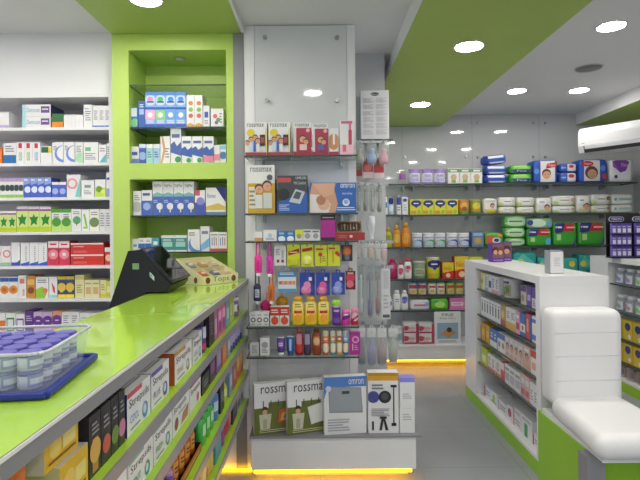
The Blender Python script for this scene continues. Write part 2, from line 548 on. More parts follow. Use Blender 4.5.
for i, (px, py) in enumerate(((471, 123), (477, 123), (533, 123), (545, 123), (405, 157), (466, 157), (478, 157), (533, 157), (545, 157))):
    x, z = at(px, py, BACK); m = MB(); n = 12
    m.prism([(x + .013 * math.cos(2 * PI * k / n), z + .013 * math.sin(2 * PI * k / n)) for k in range(n)], 'y', BACK - .02, BACK - .0005, 'steel')
    tag(m.build('standoff_button'), f"small steel standoff on back wall panels, {ORD[i + 1 if i < 4 else i - 3]} from pillar in {'upper' if i < 4 else 'lower'} line", 'panel fixing', 'steel standoffs of the back wall')

# green wall with the sunken display niche
NX0, NX1, NY = -1.228, X(234.5, 3.0), 3.0
ox0, ox1 = X(129, NY, 120), X(226.5, NY, 120)
zt = Z(50, NY, 178); zb1 = Z(163, NY, 178); zb2 = Z(179, NY, 178); zbot = 1.10
m = MB()
zl_ = 1.0
m.box(NX0, ox0, NY, NY + .34, zl_, SOF - .003, 'green_paint'); m.box(ox1, NX1, NY, NY + .34, zl_, SOF - .003, 'green_paint'); m.box(NX0, NX1, NY, NY + .34, 0, zl_, 'white_wall')
m.box(ox0, ox1, NY, NY + .34, zt, SOF - .003, 'green_paint'); m.box(ox0, ox1, NY, NY + .30, zb2, zb1, 'green_paint')
m.box(ox0, ox1, NY, NY + .34, zl_, zbot, 'green_paint'); m.box(ox0, ox1, NY + .30, NY + .34, zbot, zt, 'green_paint')
struct(m.build('wall_niche'))
m = MB(); m.box(NX1 + .001, PX0 - .001, NY - .004, NY + .1, 0, CEIL - .045, 'aluminium'); struct(m.build('trim_2'))


def bracket_mb(x, y, z, dep):
    b = MB(); b.box(x - .006, x + .006, y - dep, y, z - .035, z - .001, 'steel'); b.box(x - .011, x + .011, y - .03, y, z - .045, z - .001, 'steel')
    return b


def glass_shelf(x0, x1, y0, y1, z, label, brackets=(), th=.010, dep=.06, group=None):
    """top surface at z"""
    t = thing('glass_shelf', label, 'glass shelf', ((x0 + x1) / 2, y1, z), 0, group)
    w = (x1 - x0) / 2; d = y1 - y0
    p = MB(); p.box(-w, w, -d, 0, -th, 0, 'glass', front='glass_edge', side='glass_edge'); p.build('glass_pane', t)
    for bx in brackets:
        bracket_mb(bx - (x0 + x1) / 2, -.002, -th, dep).build('bracket', t)
    return t


ns = [(84, 'empty glass shelf at the top of the green niche'), (126.5, 'glass shelf in upper niche opening carrying the stacked blue cartons'), (215, 'glass shelf in lower niche opening carrying tall blue cartons'), (252, 'lowest glass shelf of green niche, just above the counter')]
NZ = [Z(y, NY, 178) for y, _ in ns]
for (y, lb), z in zip(ns, NZ):
    glass_shelf(ox0 + .002, ox1 - .002, NY + .01, NY + .298, z, lb, (), .008, group='glass shelves in the green niche')
t = thing('niche_spotlight', 'small round spotlight in the roof of the green niche', 'spotlight', (X(180, 3.12), 3.15, zt))
m = MB(); m.lathe([(.036, -.006), (.038, -.003), (.036, -.0005)], 'steel', 20); m.build('trim_ring', t)
m = MB(); m.lathe([(.001, -.0075), (.028, -.0072), (.028, -.006)], '#d8d8d0', 20); m.build('lens', t)

# white shelf unit on the wall behind the counter
LS = [Z(y, 3.05, 60) for y in (127.2, 162.8, 197.2, 231.6, 265.8, 298.8, 333.0)]
t = thing('wall_shelf_unit', 'white open shelf unit full of medicine boxes beside green niche', 'shelf unit', (-1.75, 3.05, 0))
lx0, lx1 = -2.45, -1.242
def loc_box(root, name, x0, x1, y0, y1, z0, z1, c, **k):
    b = MB(); rx, ry, rz = root.location; b.box(x0 - rx, x1 - rx, y0 - ry, y1 - ry, z0 - rz, z1 - rz, c, **k); return b.build(name, root)
loc_box(t, 'side_panel', X(109.8, 3.05), lx1, 3.05, 3.395, 0, UT, 'white_board')
loc_box(t, 'side_panel', lx0, lx0 + .02, 3.05, 3.395, 0, UT, 'white_board')
loc_box(t, 'back_panel', lx0 + .02, X(109.8, 3.05), 3.375, 3.395, 0, UT - .02, '#d3d1da')
loc_box(t, 'top_board', lx0 + .02, X(109.8, 3.05), 3.05, 3.395, UT - .02, UT, 'white_board')
for z in LS + [.35, .08]:
    loc_box(t, 'shelf', lx0 + .02, X(109.8, 3.05), 3.05, 3.375, z - .018, z, 'white_board')

# ---------------------------------------------------------------- service counter
CH, CX1, CX0 = EYE - .3, -.418, -.786
CSH = [EYE - .487, EYE - .64, EYE - .84, EYE - 1.01]
t = thing('service_counter', 'long glossy green topped counter with open shelves facing the aisle', 'counter', (CX1, 3.0, 0))
CY0, CY1 = .30, 2.985
b = MB(); rx, ry = CX1, 3.0
b.box(CX0 - rx, -.003, CY0 - ry, CY1 - ry, CH - .034, CH, '#e2e3e2', front='aluminium', top='green_glossy', side='aluminium'); b.build('countertop', t)
loc_box(t, 'edge_strip', CX1 - .003, CX1, CY0, CY1, CH - .034, CH - .001, 'aluminium')
loc_box(t, 'edge_trim', CX1 + .0002, CX1 + .0015, CY0, CY1, CH - .006, CH + .0004, '#e8e8e6')
for i, z in enumerate(CSH):
    b = MB(); b.box(-.33, -.006, CY0 - ry, CY1 - .025 - ry, z - .03, z, '#d9dadb', top='green_board'); s_ = b.build('shelf', t)
    b = MB(); b.box(-.006, -.001, CY0 - ry, CY1 - .025 - ry, z - .03, z + .001, 'aluminium'); b.build('edge_strip', s_)
loc_box(t, 'end_panel', CX0 + .03, CX1 - .001, CY1 - .024, CY1, CSH[3] - .03, CH - .035, 'white_board')
loc_box(t, 'back_panel', CX0 + .01, CX0 + .03, CY0, CY1, .02, CH - .035, 'white_board')
loc_box(t, 'plinth', CX0 + .03, CX0 + .07, CY0, CY1, .0, CSH[3] - .03, 'white_board')
loc_box(t, 'worktop', -1.3, CX0 + .01, CY0, 2.8, .72, .75, 'white_board')

# ---------------------------------------------------------------- low display plinth under the partition
z0p, z1p = .072, EYE - 1.184
bx0, bx1, by = -.40, X(418, 2.83, 437), 2.835
t = thing('display_plinth', 'low white display plinth with grey ledge below the partition shelves', 'plinth', (0, 2.9, 0))
loc_box(t, 'body', bx0 + .01, bx1 - .01, by + .005, PY - .002, z0p, z1p - .012, 'white_board')
loc_box(t, 'ledge', bx0, bx1 + .02, by - .005, PY - .002, z1p - .012, z1p, 'aluminium')
loc_box(t, 'toe_kick', bx0 + .02, bx1 - .04, by + .09, PY - .002, 0, z0p, 'white_board')
loc_box(t, 'led_strip', bx0 + .02, bx1 - .03, by + .03, by + .042, z0p - .03, z0p - .014, 'led')
# back wall base cabinet
bz0, bz1, bwy = .085, Z(344.5, 5.1, 430), 5.10
t = thing('base_cabinet', 'long low white cabinet with yellow underlight below the back wall shelves', 'cabinet', (1.6, 5.2, 0))
loc_box(t, 'body', .50, 2.55, bwy, BACK - .002, bz0, bz1 - .02, 'white_board')
loc_box(t, 'top_board', .49, 2.56, bwy - .01, BACK - .002, bz1 - .02, bz1, 'white_board')
loc_box(t, 'toe_kick', .55, 2.50, bwy + .2, BACK - .002, 0, bz0, 'white_board')
loc_box(t, 'led_strip', .52, 2.52, bwy + .04, bwy + .06, bz0 - .02, bz0 - .001, 'led')

# ---------------------------------------------------------------- glass shelves of partition and back wall
PS = [(155, 'top glass shelf of the white partition carrying monitor boxes', 3.0), (213, 'second glass shelf of partition carrying three wide boxes', 3.0), (241, 'third glass shelf of partition above the hanging cards', 3.0), (327, 'glass shelf of partition carrying the yellow shampoo bottles', 3.0), (357, 'lowest glass shelf of partition carrying tubes and spray cans', 3.0)]
PD = 2.80
PZ = [Z(y, PD, 300) for y, _, _ in PS]
pgx0, pgx1 = X(245, PD, 200), X(358, PD, 200)
for (y, lb, _), z in zip(PS, PZ):
    glass_shelf(pgx0, pgx1, PD, 2.985, z, lb, (X(263, 2.95), X(342, 2.95)), .009, .08, group='glass shelves of the white partition')
BD = 5.15
BS = [(183, 498, .40, 3.30, 'top glass shelf of the back wall carrying diaper packs'), (214.5, 430, .40, 3.31, 'second glass shelf of back wall carrying wipes packs'), (247.3, 430, .40, 3.12, 'third glass shelf of back wall carrying white tins'), (279.2, 420, .40, 3.0, 'fourth glass shelf of back wall carrying pink bottles'), (294.6, 440, .94, 1.62, 'narrow glass shelf of back wall carrying six little tins'), (310.4, 430, .60, 1.62, 'lowest glass shelf of back wall carrying soft packs')]
BZ = [Z(y, BD, px) for y, px, *_ in BS]
for (y, px, xa, xb, lb), z in zip(BS, BZ):
    bk = [x for p in (402, 412, 466, 478, 533, 545, 600) for x in [X(p, BACK, 230)] if xa + .05 < x < xb - .05]
    glass_shelf(xa, xb, BD, BACK - .004, z, lb, bk, .016, .1, group='glass shelves of the back wall')

# ---------------------------------------------------------------- free-standing shelf units on the shop floor
def shelf_island(label, x0, x1, ya, yb, h, shelves, stile_far, stile_near, far_end_label=None):
    t = thing('shelf_island', label, 'shelf unit', (x0, yb, 0))
    lb = lambda n, *a, **k: loc_box(t, n, *a, **k)
    lb('top_board', x0, x1, ya, yb, h - .045, h, 'white_board')
    lb('end_panel', x0, x1, ya, ya + stile_near, .105, h - .0455, 'white_board')
    lb('end_panel', x0, x1, yb - stile_far, yb, .105, h - .0455, 'white_board')
    lb('back_panel', x0 + .36, x1, ya + stile_near, yb - stile_far, .105, h - .0455, '#c9cacd')
    lb('plinth', x0, x1, ya, yb, 0, .085, 'green_plinth')
    lb('bottom_board', x0, x1, ya + .0, yb, .0855, .1045, 'white_board')
    for z in shelves:
        lb('shelf', x0 + .012, x0 + .358, ya + stile_near + .001, yb - stile_far - .001, z - .012, z, 'glass', side='glass_edge')
    return t
GX0, GX1, GY0, GY1, GH = 1.258, 1.65, 2.845, 4.30, 1.157
GS = [EYE - .500, EYE - .705, EYE - .90, EYE - 1.09]
shelf_island('white shelf island on green plinth behind the padded bench', GX0, GX1, GY0, GY1, GH, GS, .29, .055)
HX0 = 2.63
HS = [EYE - .53, EYE - .77, EYE - 1.0, EYE - 1.2]
shelf_island('white shelf unit under the purple packet display by right-hand wall', HX0, HX0 + .42, 2.6, 4.84, 1.152, HS, .30, .055)

# ---------------------------------------------------------------- padded bench
t = thing('padded_bench', 'white leather bench with tall padded back on green base', 'bench', (1.4, 2.6, 0))
t_rx, t_ry = 1.4, 2.6
sx0, sx1 = 1.2, 1.635
b = MB()      # backrest: three cushions of one cover, divided by stitched grooves
zs_ = [.50, .615, .765, .895, 1.022]
b.rbox(1.245 - t_rx, 1.636 - t_rx, 2.672 - t_ry, 2.835 - t_ry, .47, .993, 'leather', .05, 6)
bk = b.build('backrest', t)
b = MB()
for z in (.615, .745, .87):
    b.tube([(1.262 - t_rx, 2.6725 - t_ry, z), (1.604 - t_rx, 2.6725 - t_ry, z + .004)], .0022, '#d9d9dc', 6)
b.build('stitching', bk)
b = MB()
b.rbox(1.243 - t_rx, 1.632 - t_rx, 2.155 - t_ry, 2.71 - t_ry, .415, .533, 'leather', .055, 6)
b.v = [(x - (.045 * (2.71 - t_ry - y) / .585 if x < 0 else 0), y, z) for x, y, z in b.v]; b.build('seat_cushion', t)
loc_box(t, 'green_base', 1.24, 1.62, 2.34, 2.84, 0, .4, 'green_plinth')
loc_box(t, 'seat_board', 1.245, 1.62, 2.2, 2.80, .4, .425, 'white_board')
loc_box(t, 'leg', 1.205, 1.285, 2.255, 2.335, 0, .399, 'aluminium')
loc_box(t, 'leg', 1.57, 1.65, 2.255, 2.335, 0, .399, 'aluminium')

# ---------------------------------------------------------------- air conditioner on its corner bulkhead
ax = at(578, 140, 4.7)[0]; az = Z(154.5, 4.7, 580); ay = 4.7
ang = math.atan2(-.81, .58)
u = (math.cos(ang), math.sin(ang)); nn = (.81, .58)
m = MB()
p0 = (ax + nn[0] * .215 + u[0] * .03, ay + nn[1] * .215 + u[1] * .03)
L_ = (3.459 - p0[0]) / u[0]
m.prism([p0, (3.459, p0[1] + u[1] * L_), (3.459, p0[1])], 'z', az + .06, az + .16, 'white_wall'); struct(m.build('wall_bulkhead'))
t = thing('wall_air_conditioner', 'white wall air conditioner high in the corner above diaper packs', 'air conditioner', (ax, ay, az), ang)
b = MB(); W_, D_, H_ = .86, .20, Z(128.5, 4.7, 577) - az
prof = [(.0, .075), (.02, .012), (.06, .0), (D_, .0), (D_, H_), (.05, H_), (.018, H_ - .02), (.0, H_ - .07)]
b.prism(prof, 'x', 0, W_, '#cbccce'); b.build('casing', t)
b = MB(); b.prism([(-.0015, .073), (.0185, .0105), (.0195, .0135), (.0, .0755)], 'x', .05, W_ - .05, '#2b2c2e'); b.build('air_outlet', t)
b = MB(); b.prism([(-.004, .071), (.004, .042), (.007, .043), (-.001, .073)], 'x', .06, W_ - .06, 'white_gloss'); b.build('louvre', t)
b = MB(); b.box(.035, .06, -.0015, .0, .095, .1, '#6a6f78'); b.build('badge', t)

# ================================================================ merchandise
WH, OW, LG = '#e4e4e6', '#d6d6d4', '#c9c9cc'
NV, BL, SKY, TL, LI, GN, RD, PK, MG, PU, LV, OR, YE, BR, BK, SK, HA = '#1f2a78', '#2f5fc0', '#8fc3e8', '#3aa79c', '#b6cf2a', '#3fa63c', '#c5262c', '#e790b4', '#c2278f', '#5a2f96', '#b9a8d6', '#e07a2a', '#e8cf2e', '#5b3a26', '#1b1b1d', '#d9a384', '#3a2a22'


def face(u, v, r, q=1):    # a printed portrait: hair, face, eyes
    return [C(u, v + .22 * r, r * .9, '#5a4236', q), C(u + .05 * r, v - .1 * r, r * .78, SK, q), C(u - .25 * r, v, r * .09, HA), C(u + .33 * r, v, r * .09, HA), R(u - .18 * r, v - .5 * r, u + .28 * r, v - .42 * r, '#b06a60')]


def white_med(c, v=.62, c2='#8a8a90'): return (WH, [R(.08, v, .92, v + .2, c), L(.12, .12, .85, v - .08, 4, c2)])
def top_text(s, c, base=WH, low=None):
    return (base, ([R(0, 0, 1, .3, low)] if low else []) + [T(s, .08, .72, .92, .9, c), L(.12, .38, .8, .62, 3)])
def blank(base=WH): return (base, [L(.15, .2, .85, .55, 3, '#b4b4ba')])
def arc(c): return (WH, [C(.98, .45, .4, c), C(1.05, .5, .33, WH), L(.1, .6, .5, .85, 3)])

R1 = 'from the niche on top white shelf'
rowL1 = [
    ('plain white carton with lilac foot', 'box', -9, 9, 112, (WH, [R(0, 0, 1, .22, LV)])),
    ('long flat white and aqua carton', 'box', 21.5, 51, 116.5, (WH, [R(0, 0, .13, 1, '#a9dbe6'), T('Demosan', .16, .36, .62, .74, '#5a9fb8'), R(.66, .3, .96, .85, '#6a4a8c'), L(.7, .5, .92, .72, 1, WH)]), {'d': .16}),
    ('long flat white and aqua carton', 'box', 21.5, 51, 104.5, (WH, [R(0, 0, .13, 1, '#a9dbe6'), T('Demosan', .16, .36, .62, .74, '#5a9fb8'), R(.66, .3, .96, .85, '#6a4a8c'), L(.7, .5, .92, .72, 1, WH)]), {'d': .16, 'on': 1, 'side': '#3f3a66'}),
    ('small green over orange box', 'box', 51.5, 63, 113.5, ('#2f6b3a', [R(0, 0, 1, .42, '#e08a2a')])),
    ('slim plain white carton', 'box', 63.5, 83, 114.5, (WH, [R(0, .0, .03, 1, LG)]), {'n': 5}),
    ('tall white carton with small grey print', 'box', 83.3, 92, 104.5, (WH, [L(.2, .3, .85, .75, 5), R(.1, .8, .6, .86, '#9fb8c8')])),
    ('white carton with blue foot band', 'box', 92.5, 110, 105.5, (WH, [R(0, 0, 1, .1, BL), L(.2, .35, .85, .8, 5)]), {'n': 3}),
]
row(rowL1, 3.08, LS[0], 'top white shelf', R1, True)
num = lambda s, c: (WH, [R(.28, .72, .72, .95, '#c4304a'), T(s, .3, .12, .72, .55, c)])
rowL2 = [
    ('little orange carton', 'box', -7, 2, 148, (OR, [L(.2, .3, .8, .8, 3, WH)])),
    ('white carton with blue lower block', 'box', 3, 16, 143, (WH, [R(0, 0, 1, .42, '#2c6fae'), L(.15, .55, .85, .9, 3)])),
    ('white carton with red square and green number', 'box', 16, 32, 142, num('00', '#8aae2a'), {'n': 2}),
    ('white carton with red square and blue number', 'box', 32, 40, 142, num('100', '#5a9fd0')),
    ('white carton with green and yellow lid end', 'box', 40.3, 51.5, 146, (WH, [R(.05, .62, .7, .95, '#2f6b3a'), R(.7, .62, .98, .95, YE)])),
    ('white carton with big blue arc', 'box', 52, 74.5, 142, arc('#6f8fd8'), {'n': 2}),
    ('white carton with pale green leaf', 'box', 75, 82.8, 142, (WH, [C(.7, .25, .25, '#a9d6b0'), L(.15, .5, .85, .85, 4)])),
    ('wide white carton with green stripe', 'box', 83, 98, 142, (WH, [R(.12, .58, .5, .76, '#7ab88a'), L(.12, .15, .85, .5, 4)])),
    ('short white carton with teal corner', 'box', 98.5, 106, 144.5, (WH, [P([(0, 0), (1, 0), (1, .5)], '#58b0b8'), L(.15, .6, .85, .85, 2)])),
    ('thin white carton with grey print', 'box', 106.5, 111, 143, (WH, [L(.15, .2, .85, .85, 6)])),
]
row(rowL2, 3.08, LS[1], 'second white shelf', 'from the niche on second white shelf', True)
rowL3 = [
    ('slim white carton with lilac top', 'box', -4, 23, 178, (WH, [R(0, .82, 1, 1, '#b59ac8'), C(.5, .5, .16, '#3a4a4a'), R(0, 0, 1, .16, '#8fc05a')]), {'n': 6}),
    ('upright blue carton with white swoosh', 'box', 23.3, 51, 177.5, ('#4a63c4', [P([(0, 1), (1, 1), (1, .72), (0, .62)], '#8fa4e0'), C(.6, .4, .16, '#dfe6f6'), R(.08, .84, .6, .92, WH)]), {'n': 4}),
    ('short blue carton with white top', 'box', 51.5, 66, 182, ('#4a63c4', [R(0, .82, 1, 1, WH), C(.5, .4, .2, '#9fb2e8')]), {'n': 2}),
    ('large white carton with pink ring', 'box', 66.3, 80.5, 174.5, (WH, [C(.4, .6, .24, '#e59aa0'), C(.4, .6, .15, WH), P([(.6, 0), (1, 0), (1, .9)], '#7cc4c0')])),
    ('squat white carton with small grey mark', 'box', 81, 94, 180, (WH, [R(.25, .55, .75, .72, '#8a8f98'), L(.2, .15, .8, .42, 3)])),
    ('white carton with lime meadow print', 'box', 94.5, 105.5, 179.5, (WH, [R(0, 0, 1, .55, '#b9d65a'), C(.4, .45, .18, '#6a9a3a'), C(.75, .3, .12, '#e6d66a')])),
    ('tall white carton with blue foot', 'box', 106, 111, 172.5, (WH, [R(0, 0, 1, .35, '#8fa8d6'), R(.1, .7, .9, .8, BL)])),
]
row(rowL3, 3.08, LS[2], 'third white shelf', 'from the niche on third white shelf', True)
leaf = lambda lo: ('#cfe08a', [R(0, .84, 1, 1, WH), R(0, .82, 1, .9, '#9a5aa0'), R(0, 0, 1, .2, LI), P([(.5, .72), (.62, .58), (.9, .6), (.74, .42), (.8, .26), (.5, .34), (.2, .22), (.28, .42), (.1, .58), (.38, .58)], '#1f8a3a')])
gl = lambda c: (WH, [R(0, .84, 1, 1, c), R(0, .0, 1, .5, '#b9da7a'), C(.5, .42, .2, c), L(.2, .6, .8, .8, 2)])
rowL4 = [
    ('low lime carton with green leaf star', 'box', -9, 16, 211, leaf(0), {'n': 3}),
    ('tall lime carton with green leaf star', 'box', 16.3, 51, 206.5, leaf(1), {'n': 3}),
    ('green and white herbal carton with dark top', 'box', 51.3, 71, 209, gl('#4f9a3a'), {'n': 2}),
    ('white carton with small green tree', 'box', 71.3, 81, 209, (WH, [C(.55, .5, .18, '#5aa06a'), R(.5, .25, .58, .4, BR), L(.15, .75, .85, .92, 2)])),
    ('white carton with green zigzag', 'box', 81.3, 89, 209.5, (WH, [P([(.2, .8), (.45, .8), (.8, .2), (.55, .2)], '#8ac43a'), R(.2, .12, .8, .2, '#8ac43a')])),
    ('cream carton with dark bush print', 'box', 89.3, 99, 209, ('#e6e8dc', [C(.5, .4, .22, '#6f8a5a'), L(.15, .7, .85, .9, 2)])),
    ('pale grey carton with faint print', 'box', 99.3, 111, 209, ('#d9dadc', [L(.15, .2, .85, .85, 6)]), {'n': 2}),
]
row(rowL4, 3.08, LS[3], 'fourth white shelf', 'from the niche on fourth white shelf', True)
redb = ('#d0352f', [R(.0, .86, 1, 1, '#e6d6d6'), R(.04, .45, .96, .5, '#b02a28'), L(.08, .6, .4, .78, 1, '#eaa'), L(.08, .14, .5, .34, 2, '#e88')])
rowL5 = [
    ('white carton with green foot and orange sign', 'box', -9, 10.5, 246, (WH, [C(.6, .6, .2, '#d88a7a'), C(.6, .6, .13, WH), R(0, 0, 1, .16, '#8ab89a')]), {'n': 2}),
    ('white carton with big navy arc', 'box', 11, 20, 242.5, (WH, [C(.35, .45, .5, '#3f4fae'), C(.1, .55, .45, WH), R(0, 0, 1, .14, '#3f4fae')])),
    ('white carton with vertical print and blue wave', 'box', 20.3, 47, 242.5, (WH, [P([(0, 0), (1, 0), (1, .18), (0, .08)], '#3f5fc0'), L(.55, .2, .7, .85, 8, '#7a8098')]), {'n': 3}),
    ('red carton with white top and glowing dot', 'box', 47.5, 69.5, 241, ('#cc3a55', [R(0, .72, 1, 1, '#ecdce0'), C(.5, .45, .2, '#e88a9a'), C(.5, .45, .08, WH), L(.2, .8, .8, .93, 1, RD)]), {'n': 2}),
    ('long flat red carton', 'box', 70, 104, 254.5, redb, {'d': .18}),
    ('long flat red carton', 'box', 70, 104, 243, redb, {'d': .18, 'on': 1}),
    ('small red carton with white top', 'box', 104.5, 111.5, 247.5, ('#cf3a34', [R(0, .75, 1, 1, WH), C(.6, .4, .2, '#f0c0a0')])),
]
row(rowL5, 3.08, LS[4], 'fifth white shelf', 'from the niche on fifth white shelf', True)
rowL6 = [
    ('white carton with orange biscuit print', 'box', -9, 17.5, 277, (WH, [R(0, .78, 1, .96, '#3f5fae'), C(.5, .4, .2, '#e0913a'), C(.5, .4, .1, '#c2702a')]), {'n': 3}),
    ('white carton with narrow red lettering', 'box', 17.8, 26, 275.5, (WH, [R(.2, .65, .8, .85, '#d07a6a'), R(.55, .1, .8, .4, '#e0a08a')])),
    ('orange brown carton', 'box', 26.3, 35, 276, ('#c98a3a', [R(.1, .6, .9, .85, '#e6b86a'), C(.5, .35, .15, '#8a4a20')])),
    ('wide white carton with green swirl', 'box', 35.3, 48.5, 277, (WH, [P([(0, 0), (.7, 0), (.95, .35), (.5, .55), (0, .4)], '#8fc43a'), C(.75, .35, .12, '#e07a4a'), L(.15, .7, .85, .9, 2)])),
    ('white carton with red flame', 'box', 48.8, 57, 277, (WH, [P([(.3, .75), (.7, .5), (.75, .2), (.5, .3)], '#c83a3a'), R(0, 0, 1, .15, '#9ad0d8')])),
    ('navy and yellow striped carton', 'box', 57.3, 74, 276.5, ('#3d4a74', [R(0, 0, 1, .16, YE), R(0, .86, 1, 1, '#c8b83a'), C(.5, .5, .2, '#d8b84a'), L(.3, .25, .7, .4, 2, '#d8c86a')]), {'n': 2}),
    ('tall cream carton', 'box', 74.5, 84, 275, ('#dcd8a4', [R(.0, .8, 1, .95, '#c8c07a'), L(.2, .2, .8, .6, 4, '#a89a5a')])),
    ('cream carton with tan square', 'box', 84.3, 99.5, 280, ('#e0dcb0', [R(.15, .2, .85, .6, '#cfae7a'), R(.1, .75, .9, .85, '#b8ae6a')]), {'n': 2}),
    ('plain cream carton with yellow foot', 'box', 100, 106, 280, ('#deda9c', [R(0, 0, 1, .2, '#d6cc4a'), L(.2, .4, .8, .8, 3, '#a89a5a')])),
    ('small lime yellow carton', 'box', 106.3, 111, 281, ('#cfd24a', [R(.1, .3, .9, .7, '#e6e6a0')])),
]
row(rowL6, 3.08, LS[5], 'sixth white shelf', 'from the niche on sixth white shelf', True)
pc = lambda b: (b, [C(.5, .55, .26, '#6a3a96'), L(.3, .5, .7, .62, 1, WH)])
rowL7 = [
    ('orange and white carton', 'box', -9, 5, 313, (WH, [R(0, .1, 1, .6, OR)]), {'n': 2}),
    ('white carton with green frame', 'box', 5.3, 15, 313, ('#e6ece6', [R(.1, .05, .9, .75, '#3f8a4a'), R(.2, .12, .8, .66, WH)])),
    ('white carton with purple frame', 'box', 15.3, 24.5, 314, ('#e8e4ec', [R(.1, .05, .9, .75, '#7a4a9a'), R(.2, .12, .8, .66, WH)])),
    ('dark purple carton', 'box', 24.8, 33, 311, ('#5f3a8a', [L(.15, .5, .85, .8, 3, '#cbb8e0')])),
    ('lilac carton with purple circle', 'box', 33.3, 52, 312, pc('#cdb4d6'), {'n': 2}),
    ('orange carton with purple circle', 'box', 52.3, 61, 311, pc('#e0a078')),
    ('pale white carton with grey print', 'box', 61.3, 79, 312, (WH, [L(.2, .3, .8, .85, 5), C(.6, .15, .1, '#8a9a7a')]), {'n': 2}),
    ('long white carton with pale blue print', 'box', 79.3, 111, 313, (WH, [L(.1, .4, .9, .8, 3, '#8ab4cc')]), {'n': 3}),
]
row(rowL7, 3.08, LS[6], 'lowest white shelf in view', 'from the niche on seventh white shelf', True)

# ---- green niche
AQ = lambda c: ('#86aee6', [R(0, .82, 1, 1, '#4f88d4'), C(.5, .52, .3, '#bdd4f2', 1.1), C(.5, .58, .15, c, 1.1), R(.15, .38, .85, .46, NV), R(0, 0, 1, .12, '#2f5fb8')])
AQ2 = lambda c: ('#8fb4ea', [R(0, .45, 1, .95, c), R(0, .0, 1, .2, '#2f5fb8'), C(.5, .7, .14, WH), L(.15, .22, .85, .42, 2, WH)])
rowN1 = [
    ('short blue and white carton', 'box', 130.5, 137.5, 107, ('#4a7fc0', [R(.1, .55, .9, .95, '#dfe8f4'), C(.6, .25, .2, '#8ac8a8')])),
    ('blue carton with white script', 'box', 138, 144.7, 101, ('#3f67b8', [R(.15, .5, .85, .7, '#9fc0e8'), L(.2, .75, .8, .9, 2, WH)])),
    ('aqua blue carton with pink band', 'box', 145, 155.2, 109.3, AQ2('#e6a8d0')),
    ('aqua blue carton with green band', 'box', 155.2, 165.4, 109.3, AQ2('#8fd08a')),
    ('aqua blue carton with pale blue band', 'box', 165.4, 185.8, 109.3, AQ2('#6aa4e6'), {'n': 2}),
    ('aqua blue carton with pink eye mark', 'box', 145, 155.2, 92, AQ('#d88ac0'), {'on': 1}),
    ('aqua blue carton with green eye mark', 'box', 155.2, 165.4, 92, AQ('#5ab86a'), {'on': 1}),
    ('aqua blue carton with blue eye mark', 'box', 165.4, 185.8, 92, AQ('#4a8ad8'), {'n': 2, 'on': 1}),
    ('white carton with orange dot column', 'box', 186.2, 202.5, 95, (WH, [R(0, 0, 1, .08, '#d8a85a'), C(.55, .75, .07, '#d88a3a'), C(.55, .55, .07, '#8ab85a'), C(.55, .36, .07, '#c86a5a'), P([(0, .08), (.5, .14), (1, .08)], '#d8a85a')]), {'n': 2}),
    ('white carton with blue square', 'box', 203, 209.5, 105.5, (WH, [R(.2, .45, .8, .72, '#3f5fae'), L(.2, .15, .8, .35, 2)])),
    ('wide white carton with flower print', 'box', 210.5, 223.5, 108.5, (WH, [C(.35, .6, .12, '#d86a8a'), C(.6, .4, .12, '#6aa84a'), C(.45, .25, .1, '#8a6ac0'), L(.7, .2, .9, .8, 4)])),
]
row(rowN1, 3.035, NZ[1], 'upper niche glass shelf', 'from white shelves in upper niche', False)
mt = lambda c: (WH, [P([(0, .55), (0, .32), (1, .22), (1, .62), (.6, .5), (.35, .64)], c), R(.12, .74, .88, .84, '#5a6a9a'), C(.7, .12, .09, '#4a9a5a')])
rowN2 = [
    ('white carton with blue foot and mark', 'box', 130.5, 138.8, 146.5, (WH, [R(0, 0, 1, .3, '#6f86c8'), R(.15, .5, .85, .7, '#3f5fae')])),
    ('indigo carton with pale top', 'box', 139, 145.7, 144, ('#4a5fb4', [R(0, .8, 1, 1, '#c8d4ee'), C(.5, .4, .2, '#9fb4e6')])),
    ('pale teal carton with white top', 'box', 146, 152.8, 144, ('#9fd0d0', [R(0, .8, 1, 1, WH), L(.2, .3, .8, .65, 3, '#4a8a98')])),
    ('pale blue carton with white top', 'box', 153, 159.8, 144, ('#a4c8e4', [R(0, .8, 1, 1, WH), L(.2, .3, .8, .65, 3, '#4a6a98')])),
    ('white carton with orange curve', 'box', 160, 170, 136.2, (WH, [P([(.1, 1), (.3, 1), (.55, .5), (.2, 0), (0, 0), (.3, .5)], '#d8a070'), L(.5, .2, .9, .6, 4)])),
    ('tallest white carton with navy mountains', 'box', 170.3, 181, 128.5, mt('#4a68ac')),
    ('white carton with navy mountains', 'box', 181.2, 202.5, 136.3, mt('#3f62b0'), {'n': 2}),
    ('white carton with navy mountains and pink foot', 'box', 203, 213.5, 136.3, (WH, mt('#3f62b0')[1] + [R(0, .05, 1, .28, '#e08aa8')])),
    ('small white carton with pink foot', 'box', 214, 219.8, 145, (WH, [R(0, .15, 1, .5, '#e08a9a')])),
    ('small white carton with blue drop', 'box', 220, 226, 144.5, (WH, [R(0, .75, 1, .95, SKY), C(.5, .42, .2, '#4a7fc0')])),
]
row(rowN2, 3.035, zb1, 'green niche ledge', 'from white shelves on green niche ledge', False)
tall = (WH, [R(0, 0, 1, .6, '#4a68b8'), P([(0, .62), (.5, .68), (1, .62), (1, .55), (0, .55)], '#7fb0a8'), T('DigMax', .12, .82, .88, .92, '#3f4a6a'), C(.7, .26, .1, WH), R(.64, .08, .76, .26, WH), L(.1, .36, .5, .46, 2, '#b8c8ee')])
